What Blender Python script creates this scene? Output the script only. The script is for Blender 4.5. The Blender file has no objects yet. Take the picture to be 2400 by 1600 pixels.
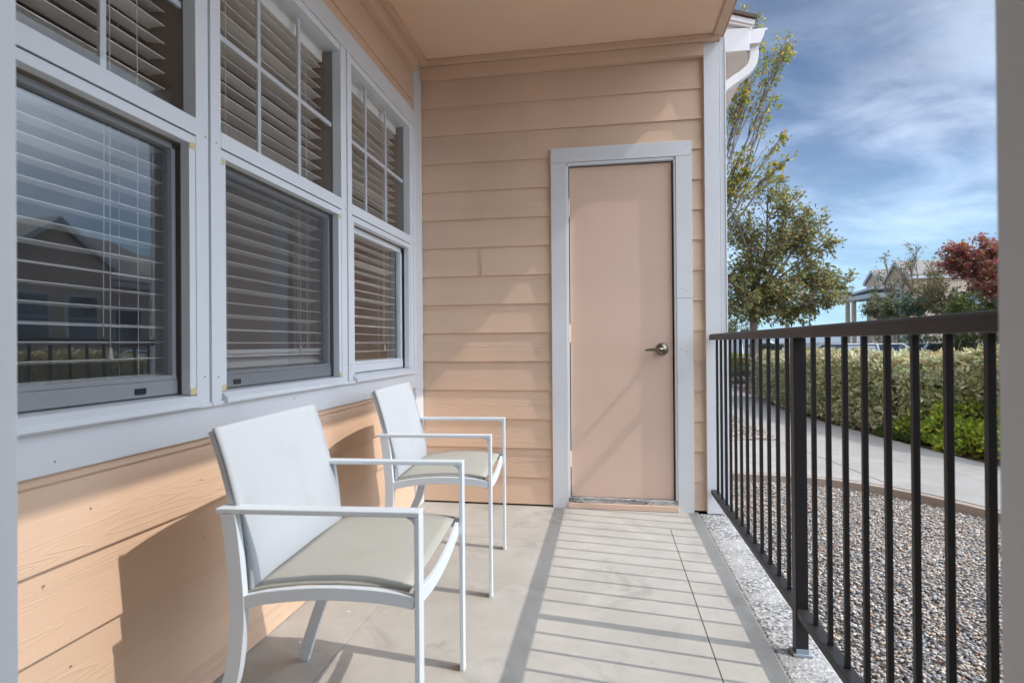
import bpy, bmesh, math, random
import numpy as np
from mathutils import Vector, Matrix
R = math.radians
random.seed(7); rng = np.random.default_rng(7)
SC = bpy.context.scene
COL = SC.collection

# ---------------------------------------------------------------- camera
CAM = Vector((1.148, -3.4735, .9975))
_y, _p, _r = .1636, .0039, -.0074
fwd = Vector((-math.sin(_y) * math.cos(_p), math.cos(_y) * math.cos(_p), math.sin(_p)))
_r0 = Vector((math.cos(_y), math.sin(_y), 0)); _u0 = _r0.cross(fwd)
rgt = math.cos(_r) * _r0 + math.sin(_r) * _u0
upv = -math.sin(_r) * _r0 + math.cos(_r) * _u0
cd = bpy.data.cameras.new('camera'); cam = bpy.data.objects.new('camera', cd); COL.objects.link(cam)
cam.matrix_world = Matrix((( rgt.x, upv.x, -fwd.x, CAM.x), (rgt.y, upv.y, -fwd.y, CAM.y), (rgt.z, upv.z, -fwd.z, CAM.z), (0, 0, 0, 1)))
cd.sensor_width = 36; cd.lens = 36 * 1334.25 / 2400; cd.clip_start = .02; cd.clip_end = 3000
cd.dof.use_dof = True; cd.dof.focus_distance = 2.9; cd.dof.aperture_fstop = 5.0
SC.camera = cam

# ---------------------------------------------------------------- sun and sky
EL = math.atan(1.132); AZ = R(98.0)            # azimuth clockwise from +Y
sun_dir = Vector((math.sin(AZ) * math.cos(EL), math.cos(AZ) * math.cos(EL), math.sin(EL)))
sl = bpy.data.lights.new('sun', 'SUN'); sl.energy = 1.95; sl.angle = R(.45); sl.color = (1, .93, .84)
so = bpy.data.objects.new('sun', sl); COL.objects.link(so); so.location = (8, -2, 9)
so.rotation_euler = (-sun_dir).to_track_quat('-Z', 'Y').to_euler()
W = bpy.data.worlds.new('World'); SC.world = W; W.use_nodes = True
nt = W.node_tree; nt.nodes.clear()
def nn(t, ty, **k):
    n = t.nodes.new(ty)
    for a, b in k.items():
        if a in n.inputs: n.inputs[a].default_value = b
        else: setattr(n, a, b)
    return n
def mth(t, op, a, b=None, clamp=False):
    n = t.nodes.new('ShaderNodeMath'); n.operation = op; n.use_clamp = clamp
    for i, v in enumerate((a, b)):
        if v is None: continue
        if isinstance(v, (int, float)): n.inputs[i].default_value = v
        else: t.links.new(v, n.inputs[i])
    return n.outputs[0]
def mapr(t, v, a, b, c=0., d=1.):
    n = t.nodes.new('ShaderNodeMapRange'); n.interpolation_type = 'SMOOTHSTEP'
    t.links.new(v, n.inputs[0])
    for i, q in enumerate((a, b, c, d)): n.inputs[i + 1].default_value = q
    return n.outputs[0]
def mixc(t, f, a, b, mode='MIX'):
    n = t.nodes.new('ShaderNodeMix'); n.data_type = 'RGBA'; n.blend_type = mode
    for i, v in ((0, f), (6, a), (7, b)):
        if isinstance(v, (int, float)): n.inputs[i].default_value = v
        elif isinstance(v, tuple): n.inputs[i].default_value = (*v, 1)
        else: t.links.new(v, n.inputs[i])
    return n.outputs[2]
SKY = .15
out = nn(nt, 'ShaderNodeOutputWorld'); bg = nn(nt, 'ShaderNodeBackground', Strength=SKY)
sky = nn(nt, 'ShaderNodeTexSky', sky_type='NISHITA', sun_disc=False, sun_elevation=EL, sun_rotation=AZ, altitude=1500., air_density=1., dust_density=.6)
tc = nn(nt, 'ShaderNodeTexCoord'); sep = nn(nt, 'ShaderNodeSeparateXYZ'); nt.links.new(tc.outputs['Generated'], sep.inputs[0])
X, Y, Z = sep.outputs
zz = mth(nt, 'ADD', mth(nt, 'MAXIMUM', Z, 0.), .30)
cmb = nn(nt, 'ShaderNodeCombineXYZ')
nt.links.new(mth(nt, 'DIVIDE', X, zz), cmb.inputs[0]); nt.links.new(mth(nt, 'DIVIDE', Y, zz), cmb.inputs[1])
mp = nn(nt, 'ShaderNodeMapping'); mp.inputs['Scale'].default_value = (1.0, 1.55, 1); mp.inputs['Location'].default_value = (1.3, .4, 0); mp.inputs['Rotation'].default_value = (0, 0, .5)
nt.links.new(cmb.outputs[0], mp.inputs[0])
n1 = nn(nt, 'ShaderNodeTexNoise', Scale=1.25, Detail=8., Roughness=.58, Distortion=.5); nt.links.new(mp.outputs[0], n1.inputs['Vector'])
n2 = nn(nt, 'ShaderNodeTexNoise', Scale=2.6, Detail=8., Roughness=.56, Distortion=.5); nt.links.new(mp.outputs[0], n2.inputs['Vector'])
cm = mapr(nt, n1.outputs[0], .34, .66)
dots = nn(nt, 'ShaderNodeVectorMath', operation='DOT_PRODUCT'); nt.links.new(tc.outputs['Generated'], dots.inputs[0]); dots.inputs[1].default_value = sun_dir
glow = mapr(nt, dots.outputs['Value'], .46, .98)
back = mapr(nt, Y, .25, -.55)
c_lo = (.17 / SKY, .245 / SKY, .39 / SKY); c_hi = (.44 / SKY, .54 / SKY, .70 / SKY)
cc = mixc(nt, mapr(nt, n2.outputs[0], .3, .7), c_lo, c_hi)
horiz = mapr(nt, Z, .0, .30, 1., 0.)
shade = mapr(nt, Z, .20, .52, 1.10, .50)
vs0 = nn(nt, 'ShaderNodeVectorMath', operation='SCALE'); nt.links.new(cc, vs0.inputs[0]); nt.links.new(shade, vs0.inputs['Scale']); cc = vs0.outputs[0]
cc = mixc(nt, mth(nt, 'MULTIPLY', horiz, .75), cc, (.40 / SKY, .66 / SKY, .80 / SKY))
lift = mth(nt, 'ADD', mth(nt, 'MULTIPLY', glow, 9.), mth(nt, 'MULTIPLY', back, 1.6))
cc = mixc(nt, mapr(nt, lift, 0., 1.2, 0., .8), cc, (.30 / SKY, .335 / SKY, .37 / SKY))
gl = mth(nt, 'ADD', lift, 1.)
vm = nn(nt, 'ShaderNodeVectorMath', operation='SCALE'); nt.links.new(cc, vm.inputs[0]); nt.links.new(gl, vm.inputs['Scale'])
skyc = mixc(nt, 1., sky.outputs[0], (.36, .48, .60), 'MULTIPLY')
fin = mixc(nt, mapr(nt, cm, 0., 1., .68, .97), skyc, vm.outputs[0])
nt.links.new(fin, bg.inputs[0]); nt.links.new(bg.outputs[0], out.inputs[0])
vs = SC.view_settings; vs.view_transform = 'Standard'; vs.look = 'None'; vs.gamma = 1; vs.exposure = .61
SC.cycles.max_bounces = 10; SC.cycles.transparent_max_bounces = 16; SC.cycles.diffuse_bounces = 6
SC.cycles.sample_clamp_indirect = 8

# ---------------------------------------------------------------- materials
def newmat(name):
    m = bpy.data.materials.new(name); m.use_nodes = True; t = m.node_tree
    return m, t, t.nodes['Principled BSDF']
def bump(t, b, h, s=.3, d=.01):
    n = nn(t, 'ShaderNodeBump', Strength=s, Distance=d); t.links.new(h, n.inputs['Height']); t.links.new(n.outputs[0], b.inputs['Normal']); return n
def tco(t, scale=(1, 1, 1), rot=(0, 0, 0)):
    c = nn(t, 'ShaderNodeTexCoord'); m = nn(t, 'ShaderNodeMapping'); m.inputs['Scale'].default_value = scale; m.inputs['Rotation'].default_value = rot
    t.links.new(c.outputs['Object'], m.inputs[0]); return m.outputs[0]
def noise(t, v, s, d=4., r=.5, dist=0.):
    n = nn(t, 'ShaderNodeTexNoise', Scale=s, Detail=d, Roughness=r, Distortion=dist); t.links.new(v, n.inputs['Vector']); return n.outputs[0]
def paint(name, col, var=.06, rough=.55, bs=.08, sc=30, spec=.4, dirt=.0, metal=0.):
    m, t, b = newmat(name); v = tco(t)
    n = noise(t, v, 2.3, 5.); f = mapr(t, n, .3, .7)
    c = mixc(t, f, tuple(x * (1 - var) for x in col), tuple(min(1, x * (1 + var)) for x in col))
    if dirt:
        g = mapr(t, noise(t, v, 9., 8., .65), .56, .74); c = mixc(t, mth(t, 'MULTIPLY', g, dirt), c, (.22, .2, .17))
    t.links.new(c, b.inputs['Base Color']); b.inputs['Roughness'].default_value = rough; b.inputs['Specular IOR Level'].default_value = spec; b.inputs['Metallic'].default_value = metal
    bump(t, b, noise(t, v, sc, 6., .6), bs, .004)
    return m
TAN = (.70, .497, .362)
def siding_mat(name, along):
    m, t, b = newmat(name)
    c = nn(t, 'ShaderNodeTexCoord'); sp = nn(t, 'ShaderNodeSeparateXYZ'); t.links.new(c.outputs['Object'], sp.inputs[0])
    A = sp.outputs[along]; Zc = sp.outputs[2]
    row = mth(t, 'FLOOR', mth(t, 'DIVIDE', mth(t, 'SUBTRACT', Zc, .001), .1778))
    wn = nn(t, 'ShaderNodeTexWhiteNoise', noise_dimensions='1D'); t.links.new(row, wn.inputs['W'])
    cb = nn(t, 'ShaderNodeCombineXYZ')
    t.links.new(mth(t, 'ADD', mth(t, 'MULTIPLY', A, .48), mth(t, 'MULTIPLY', wn.outputs[0], 37.)), cb.inputs[0])
    t.links.new(mth(t, 'MULTIPLY', Zc, 9.5), cb.inputs[1]); t.links.new(mth(t, 'MULTIPLY', row, 3.7), cb.inputs[2])
    f = nn(t, 'ShaderNodeTexNoise', Scale=1.3, Detail=2., Roughness=.45, Distortion=.25); t.links.new(cb.outputs[0], f.inputs['Vector'])
    rings = mth(t, 'PINGPONG', mth(t, 'MULTIPLY', f.outputs[0], 24.), .5)     # cathedral grain contours
    groove = mth(t, 'POWER', mth(t, 'MULTIPLY', rings, 2.), 5.)
    cb2 = nn(t, 'ShaderNodeCombineXYZ')
    t.links.new(mth(t, 'ADD', mth(t, 'MULTIPLY', A, 2.5), mth(t, 'MULTIPLY', wn.outputs[0], 11.)), cb2.inputs[0]); t.links.new(mth(t, 'MULTIPLY', Zc, 120.), cb2.inputs[1])
    fine = noise(t, cb2.outputs[0], 1.2, 5., .6)
    patch = mapr(t, noise(t, cb.outputs[0], .9, 2., .5), .42, .66)
    h = mth(t, 'ADD', mth(t, 'MULTIPLY', mth(t, 'MULTIPLY', groove, patch), .9), mth(t, 'MULTIPLY', fine, .45))
    bump(t, b, h, .62, .0022)
    v = tco(t); big = mapr(t, noise(t, v, 1.7, 4.), .3, .7)
    col = mixc(t, big, tuple(x * .93 for x in TAN), tuple(x * 1.05 for x in TAN))
    rc = mixc(t, wn.outputs[0], (.95, .95, .95), (1.04, 1.03, 1.02)); col = mixc(t, 1., col, rc, 'MULTIPLY')
    knot = mapr(t, noise(t, v, 60., 2., .5), .77, .80); col = mixc(t, mth(t, 'MULTIPLY', knot, .55), col, (.13, .08, .05))
    col = mixc(t, mth(t, 'MULTIPLY', mth(t, 'MULTIPLY', groove, patch), .03), col, (.30, .18, .11))
    t.links.new(col, b.inputs['Base Color']); b.inputs['Roughness'].default_value = .62; b.inputs['Specular IOR Level'].default_value = .3
    return m
M = {}
M['sideY'] = siding_mat('siding_long', 1); M['sideX'] = siding_mat('siding_end', 0)
M['tan'] = paint('tan_paint', TAN, .04, .6, .1, 40)
M['ceil'] = paint('ceiling_paint', (.86, .62, .45), .03, .7, .12, 60)
M['door'] = paint('door_paint', (.69, .49, .38), .03, .42, .05, 25)
M['jamb'] = paint('jamb_paint', (.72, .71, .71), .03, .5, .1, 18)
M['trim'] = paint('white_trim', (.655, .66, .68), .03, .5, .12, 18, dirt=.05)
M['vinyl'] = paint('vinyl_white', (.70, .72, .755), .02, .35, .03, 30, dirt=.03)
M['cream'] = paint('cream_key', (.62, .52, .30), .05, .6)
M['chair'] = paint('chair_metal', (.66, .71, .77), .02, .38, .03, 60)
M['wing'] = paint('wing_shadow_brown', (.17, .135, .11), .05, .7)  # darkened so the unseen wing reflects little light onto the railing
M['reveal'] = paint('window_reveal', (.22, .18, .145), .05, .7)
M['sash'] = paint('sash_screen_shade', (.33, .335, .35), .04, .5, .04, 30, dirt=.1)  # white sash, greyed in its colour for shade behind the insect screen
M['dark'] = paint('dark_gap', (.015, .014, .013), .1, .9)
M['bronze'] = paint('rail_bronze', (.023, .0215, .023), .12, .42, .06, 70, spec=.28, dirt=.05)
M['rust'] = paint('rust', (.20, .09, .04), .3, .8)
M['galv'] = paint('galvanised', (.30, .34, .40), .2, .45, .1, 60, metal=.3)
M['nickel'] = paint('aged_nickel', (.20, .175, .14), .05, .32, .03, 50, metal=.9)
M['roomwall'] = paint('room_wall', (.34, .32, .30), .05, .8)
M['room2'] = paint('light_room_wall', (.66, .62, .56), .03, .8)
M['slat'] = paint('blind_slat', (.90, .88, .84), .02, .45, .02, 30)
M['cord'] = paint('blind_cord', (.70, .70, .70), .02, .8)
M['gutter'] = paint('gutter_white', (.70, .69, .71), .03, .4, .03, 20, dirt=.06)
M['shingle'] = paint('shingle', (.10, .075, .065), .25, .9, .5, 60)
M['roof'] = paint('roof_grey', (.20, .185, .175), .12, .9, .5, 8)
M['hwall'] = paint('house_wall', (.52, .41, .32), .05, .8, .2, 6)
M['htrim'] = paint('house_trim', (.55, .57, .60), .02, .6)
M['green_box'] = paint('utility_green', (.035, .05, .04), .15, .5)
M['bark'] = paint('bark', (.16, .125, .10), .3, .9, .8, 14)
M['rubber'] = paint('tyre', (.02, .02, .02), .1, .85)
M['carglass'] = paint('car_glass', (.03, .05, .08), .1, .06, 0., spec=1.)
def fabric(name, col, k=1.):
    m, t, b = newmat(name); v = tco(t)
    w1 = nn(t, 'ShaderNodeTexChecker', Scale=900.); t.links.new(v, w1.inputs[0])
    st = mapr(t, noise(t, v, 7., 6., .6), .5, .8); c = mixc(t, mth(t, 'MULTIPLY', st, .34), col, tuple(x * y for x, y in zip(col, (.80, .76, .68))))
    t.links.new(c, b.inputs['Base Color']); b.inputs['Roughness'].default_value = .8
    bump(t, b, w1.outputs['Fac'], .12, .0006)
    return m
M['sling'] = fabric('sling_white', (.435, .46, .49)); M['seatf'] = fabric('sling_seat', (.385, .375, .335))
def glass_mat(name, tint, base, gain):
    m, t, b = newmat(name); t.nodes.remove(b); o = t.nodes['Material Output']
    tr = nn(t, 'ShaderNodeBsdfTransparent'); tr.inputs[0].default_value = (*tint, 1)
    gl = nn(t, 'ShaderNodeBsdfGlossy'); gl.inputs['Roughness'].default_value = .004; gl.inputs[0].default_value = (.95, .97, 1, 1)
    fr = nn(t, 'ShaderNodeLayerWeight', Blend=.5); mx = nn(t, 'ShaderNodeMixShader')
    v = tco(t); nb = nn(t, 'ShaderNodeBump', Strength=.05, Distance=.01); t.links.new(noise(t, v, 3.5, 1.), nb.inputs['Height']); t.links.new(nb.outputs[0], gl.inputs['Normal'])
    f = mth(t, 'ADD', mth(t, 'MULTIPLY', mth(t, 'POWER', fr.outputs['Facing'], 4.), gain), base, True)
    t.links.new(f, mx.inputs[0]); t.links.new(tr.outputs[0], mx.inputs[1]); t.links.new(gl.outputs[0], mx.inputs[2]); t.links.new(mx.outputs[0], o.inputs[0])
    return m
M['glass'] = glass_mat('window_glass', (.86, .88, .89), .15, .9)
M['glass_big'] = glass_mat('big_window_glass', (.84, .86, .88), .19, .9); M['glass_up'] = glass_mat('upper_glass', (.92, .93, .93), .045, .8)
def screen_mat(nm, f):
    m, t, b = newmat(nm); o = t.nodes['Material Output']
    tr = nn(t, 'ShaderNodeBsdfTransparent'); mx = nn(t, 'ShaderNodeMixShader'); mx.inputs[0].default_value = f
    b.inputs['Base Color'].default_value = (.10, .105, .12, 1); b.inputs['Roughness'].default_value = .7
    t.links.new(tr.outputs[0], mx.inputs[1]); t.links.new(b.outputs[0], mx.inputs[2]); t.links.new(mx.outputs[0], o.inputs[0]); return m
M['screen'] = screen_mat('insect_screen_mesh', .30); M['screen_thin'] = screen_mat('insect_screen_fine', .12)
def concrete(name, c1, c2, speck=0., spc=(.1, .1, .1), bs=.2, edge=None):
    m, t, b = newmat(name); v = tco(t)
    a = mapr(t, noise(t, v, 1.4, 7., .6, .3), .33, .68); a2 = mapr(t, noise(t, v, 7., 8., .65), .35, .7)
    c = mixc(t, a, c1, c2); c = mixc(t, mth(t, 'MULTIPLY', a2, .35), c, tuple(x * .84 for x in c1))
    st = mapr(t, noise(t, v, 3.3, 9., .7, .8), .53, .68); c = mixc(t, mth(t, 'MULTIPLY', st, .42), c, tuple(x * .60 for x in c1))
    lt_ = mapr(t, noise(t, v, 2.1, 6., .6, .5), .58, .70); c = mixc(t, mth(t, 'MULTIPLY', lt_, .45), c, tuple(min(1, x * 1.14) for x in c2))
    cr = mapr(t, noise(t, tco(t, (1, 1, 1), (0, 0, .4)), 5., 3., .9, 1.6), .497, .503); 
    ps = mapr(t, noise(t, v, 85., 2., .5), .745, .765); c = mixc(t, mth(t, 'MULTIPLY', ps, .6), c, (.08, .07, .06))
    if speck:
        vo = nn(t, 'ShaderNodeTexVoronoi', Scale=110.); t.links.new(v, vo.inputs['Vector'])
        rnd = nn(t, 'ShaderNodeTexWhiteNoise'); t.links.new(vo.outputs['Position'], rnd.inputs['Vector'])
        dk = mapr(t, rnd.outputs['Value'], .62, .72); lump = mapr(t, noise(t, v, 6., 3.), .32, .6)
        c = mixc(t, mth(t, 'MULTIPLY', mth(t, 'MULTIPLY', dk, lump), speck), c, spc)
        lt = mapr(t, rnd.outputs['Value'], .20, .12); c = mixc(t, mth(t, 'MULTIPLY', lt, .8 * speck), c, (.58, .57, .57))
        bump(t, b, vo.outputs['Distance'], .6, .004)
    else:
        bump(t, b, noise(t, v, 130., 6., .65), bs, .0025)
    t.links.new(c, b.inputs['Base Color']); b.inputs['Roughness'].default_value = .8; b.inputs['Specular IOR Level'].default_value = .25
    return m
M['slab'] = concrete('patio_concrete', (.385, .362, .330), (.455, .432, .400))
M['aggr'] = concrete('exposed_aggregate', (.27, .262, .255), (.40, .39, .385), .8, (.07, .07, .08))
M['walk'] = concrete('walk_concrete', (.25, .238, .228), (.29, .278, .268), .12, (.22, .21, .21))
M['curb'] = concrete('curb_concrete', (.24, .20, .17), (.34, .29, .25), 0, bs=.6)
M['mulch'] = concrete('mulch', (.055, .03, .02), (.11, .06, .04), .5, (.02, .012, .01), .9)
M['asph'] = concrete('asphalt', (.05, .05, .05), (.07, .07, .07), .3, (.03, .03, .03))
M['soil'] = concrete('gravel_bed', (.20, .18, .165), (.30, .28, .26), .5, (.10, .10, .09), .9)
def thr_mat():
    m, t, b = newmat('worn_threshold'); v = tco(t, (1, 3, 3))
    f = mapr(t, noise(t, v, 9., 4., .6), .47, .53); f2 = mapr(t, noise(t, v, 17., 5., .6), .6, .64)
    c = mixc(t, f, (.46, .46, .46), (.27, .26, .25)); c = mixc(t, f2, c, (.05, .03, .03)); t.links.new(c, b.inputs['Base Color']); b.inputs['Roughness'].default_value = .7
    return m
M['thr'] = thr_mat()
def attr_mat(name, rough=.7, trans=0., spec=.3):
    m, t, b = newmat(name); a = nn(t, 'ShaderNodeAttribute', attribute_name='Col')
    t.links.new(a.outputs[0], b.inputs['Base Color']); b.inputs['Roughness'].default_value = rough; b.inputs['Specular IOR Level'].default_value = spec
    if trans:
        o = t.nodes['Material Output']; tl = nn(t, 'ShaderNodeBsdfTranslucent'); t.links.new(a.outputs[0], tl.inputs[0]); mx = nn(t, 'ShaderNodeMixShader'); mx.inputs[0].default_value = trans
        t.links.new(b.outputs[0], mx.inputs[1]); t.links.new(tl.outputs[0], mx.inputs[2]); t.links.new(mx.outputs[0], o.inputs[0])
    return m
M['leaf'] = attr_mat('leaf', .5, .5, .4); M['pebble'] = attr_mat('pebble', .75, 0, .3)

# ---------------------------------------------------------------- helpers
def obj(name, bm, mats, parent=None, bevel=0., smooth=False, seg=2):
    me = bpy.data.meshes.new(name)
    bmesh.ops.recalc_face_normals(bm, faces=bm.faces)
    bm.to_mesh(me); bm.free()
    for m in (mats if isinstance(mats, (list, tuple)) else [mats]): me.materials.append(M[m])
    o = bpy.data.objects.new(name, me); COL.objects.link(o)
    if parent: o.parent = parent
    if smooth:
        for p in me.polygons: p.use_smooth = True
    if bevel:
        b = o.modifiers.new('bevel', 'BEVEL'); b.width = bevel; b.segments = seg; b.limit_method = 'ANGLE'; b.angle_limit = R(35); b.harden_normals = False
    return o
def thing(name, label, cat, loc=(0, 0, 0), rz=0, group=None):
    o = bpy.data.objects.new(name, None); COL.objects.link(o); o.location = loc; o.rotation_euler = (0, 0, rz); o.empty_display_size = .1
    o['label'] = label; o['category'] = cat
    if group: o['group'] = group
    return o
def tag(o, label=None, cat=None, group=None, kind=None):
    for k, v in (('label', label), ('category', cat), ('group', group), ('kind', kind)):
        if v: o[k] = v
    return o
def box(bm, x0, x1, y0, y1, z0, z1, mi=0):
    v = [bm.verts.new(p) for p in ((x0, y0, z0), (x1, y0, z0), (x1, y1, z0), (x0, y1, z0), (x0, y0, z1), (x1, y0, z1), (x1, y1, z1), (x0, y1, z1))]
    for f in ((0, 3, 2, 1), (4, 5, 6, 7), (0, 1, 5, 4), (1, 2, 6, 5), (2, 3, 7, 6), (3, 0, 4, 7)):
        bm.faces.new([v[i] for i in f]).material_index = mi
    return v
def prism(bm, poly, axis, a, b, mi=0):
    """poly = list of 2D points; axis 0: (y,z) along x; 1: (x,z) along y; 2: (x,y) along z"""
    def P(p, t):
        return {0: (t, p[0], p[1]), 1: (p[0], t, p[1]), 2: (p[0], p[1], t)}[axis]
    A = [bm.verts.new(P(p, a)) for p in poly]; B = [bm.verts.new(P(p, b)) for p in poly]; n = len(poly)
    fs = [bm.faces.new(A), bm.faces.new(B)] + [bm.faces.new((A[i], A[(i + 1) % n], B[(i + 1) % n], B[i])) for i in range(n)]
    for f in fs: f.material_index = mi
def tube(bm, pts, rads, n=8, cap=True, mi=0):
    rings = []; pts = [Vector(p) for p in pts]
    for i, p in enumerate(pts):
        d = (pts[min(i + 1, len(pts) - 1)] - pts[max(i - 1, 0)]).normalized()
        a = d.orthogonal().normalized() if i == 0 else (rings[-1][1] - d * rings[-1][1].dot(d)).normalized()
        b = d.cross(a); r = rads[i] if isinstance(rads, (list, tuple)) else rads
        rings.append(([bm.verts.new(p + r * (math.cos(2 * math.pi * k / n) * a + math.sin(2 * math.pi * k / n) * b)) for k in range(n)], a))
    for i in range(len(rings) - 1):
        A, B = rings[i][0], rings[i + 1][0]
        for k in range(n): bm.faces.new((A[k], A[(k + 1) % n], B[(k + 1) % n], B[k])).material_index = mi
    if cap: bm.faces.new(rings[0][0]).material_index = mi; bm.faces.new(rings[-1][0]).material_index = mi
def disc(bm, c, n, r, t=.0015, mi=0):
    n = Vector(n); c = Vector(c); tube(bm, [c - n * t, c + n * t], r, 7, True, mi)
def npmesh(name, V, F, mats, parent=None, col=None, smooth=False):
    """V (n,3) array, F (m,k) array of equal-size faces"""
    me = bpy.data.meshes.new(name); V = np.asarray(V, np.float32); F = np.asarray(F, np.int32); k = F.shape[1]
    me.vertices.add(len(V)); me.vertices.foreach_set('co', V.ravel())
    me.loops.add(F.size); me.loops.foreach_set('vertex_index', F.ravel())
    me.polygons.add(len(F)); me.polygons.foreach_set('loop_start', np.arange(0, F.size, k, dtype=np.int32)); me.polygons.foreach_set('loop_total', np.full(len(F), k, np.int32))
    if smooth: me.polygons.foreach_set('use_smooth', np.ones(len(F), bool))
    if col is not None:
        a = me.color_attributes.new('Col', 'FLOAT_COLOR', 'POINT'); c = np.ones((len(V), 4), np.float32); c[:, :3] = col; a.data.foreach_set('color', c.ravel())
    me.update(calc_edges=True); me.validate()
    for m in (mats if isinstance(mats, (list, tuple)) else [mats]): me.materials.append(M[m])
    o = bpy.data.objects.new(name, me); COL.objects.link(o)
    if parent: o.parent = parent
    return o

# ================================================================ SETTING: floor and ground
def sheet(name, poly, z0, z1, mat, bev=0.):
    bm = bmesh.new(); prism(bm, poly, 2, z0, z1); return tag(obj(name, bm, mat, bevel=bev), kind='structure')
bm = bmesh.new()          # slab panels with tooled joints (recessed 5 mm, 5 mm wide)
xs = [-.02, .2775, .2825, 1.4775, 1.4825, 1.675]
for a, b in ((-.02, .2785), (.2815, 1.4785), (1.4815, 1.675)):
    for c, d in (((-3.2, -.5908), (-.5892, -.4008), (-.3992, -.331)) if 0 < a < 1.4 else ((-3.2, -.331),)): box(bm, a, b, c, d, -.12, 0)
box(bm, -.02, .2785, -.331, .02, -.12, 0); box(bm, .2815, 1.675, -.331, .02, -.12, 0)
box(bm, -.02, 1.675, -3.2, .02, -.125, -.006, 1)
tag(obj('patio_floor', bm, ['slab', 'curb'], bevel=.0015), 'pale concrete patio slab with tooled joints', None, kind='structure')
bm = bmesh.new(); box(bm, 1.6755, 1.832, -3.2, .0, -.14, -.003); tag(obj('concrete_edge', bm, 'aggr', bevel=.01), kind='structure')
# terrain: one sheet to the horizon, dropping behind the hedge to the car park
def gz(x, y):
    s = np.clip((x - 4.9) / 1.3, 0, 1); s = s * s * (3 - 2 * s); return -.135 - .42 * s
gx = np.concatenate([[-600, -200, -60, -20, -8, -3, -1], np.arange(0, 9, .4), [10, 14, 20, 40, 80, 200, 700]]); gy = np.array([-600, -200, -60, -20, -8, -4, 0, 4, 8, 14, 20, 40, 80, 200, 700.])
GX, GY = np.meshgrid(gx, gy); V = np.stack([GX.ravel(), GY.ravel(), gz(GX, GY).ravel()], 1); nx = len(gx)
F = [(j * nx + i, j * nx + i + 1, (j + 1) * nx + i + 1, (j + 1) * nx + i) for j in range(len(gy) - 1) for i in range(nx - 1)]
tag(npmesh('ground', V, F, 'asph', smooth=True), kind='structure')
sheet('gravel_bed', [(1.83, -3.6), (3.9, -3.6), (3.9, 1.6), (1.83, 1.6)], -.16, -.125, 'soil')
near_edge = [(1.9, 1.34), (2.31, 1.30), (2.60, 1.275), (2.82, 1.20), (2.98, 1.10), (3.12, .98), (3.27, .80), (3.40, .60), (3.50, .42), (3.60, .15), (3.68, -.3), (3.72, -1.0), (3.74, -3.6)]
far_edge = [(5.0, -3.6), (4.9, -1.0), (4.62, .6), (4.42, 1.5), (4.29, 2.1), (4.17, 2.8), (4.05, 3.6), (3.95, 4.4), (3.88, 5.2), (3.88, 6.4), (3.93, 7.6), (4.0, 10.4), (4.1, 14)]
bm = bmesh.new()
def inset(pts, d):
    o_ = []
    for i, p in enumerate(pts):
        a = Vector(pts[max(i - 1, 0)]); b = Vector(pts[min(i + 1, len(pts) - 1)]); t_ = (b - a).normalized(); o_.append((p[0] + t_.y * -d, p[1] + t_.x * d))
    return o_
inn = [(x, y) for x, y in near_edge]; curb_in = inset(near_edge, .055)
prism(bm, curb_in + far_edge + [(1.9, 14)], 2, -.14, -.046); tag(obj('path', bm, 'walk', bevel=.008), 'light concrete path curving past the gravel bed', None, kind='structure')
bm = bmesh.new(); prism(bm, near_edge + curb_in[::-1], 2, -.15, -.052); tag(obj('path_edge', bm, 'curb', bevel=.006), kind='structure')
sheet('planting_bed', far_edge + [(5.3, 14), (5.3, 3), (6.2, -3.6)], -.14, -.060, 'mulch')
isl = [(1.9, 2.85), (2.45, 2.84), (2.80, 3.0), (2.97, 3.2), (3.0, 3.7), (2.95, 4.15), (2.85, 4.7), (2.6, 5.3), (1.9, 5.6)]
isl_in = [(1.9, 2.89), (2.43, 2.89), (2.77, 3.04), (2.92, 3.22), (2.95, 3.7), (2.90, 4.14), (2.8, 4.66), (2.57, 5.25), (1.9, 5.54)]
bm = bmesh.new(); prism(bm, isl + isl_in[::-1], 2, -.1, -.030); tag(obj('island_edge', bm, 'curb'), kind='structure')
sheet('island_bed', isl_in, -.1, -.040, 'soil')
bm = bmesh.new(); prism(bm, [(2.93, 2.80), (3.012, 2.276), (3.067, 1.875), (3.166, 1.134), (3.172, 1.134), (3.073, 1.875), (3.018, 2.276), (2.936, 2.80)], 2, -.05, -.0445)
tag(obj('path_joint', bm, 'dark'), kind='structure')

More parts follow.
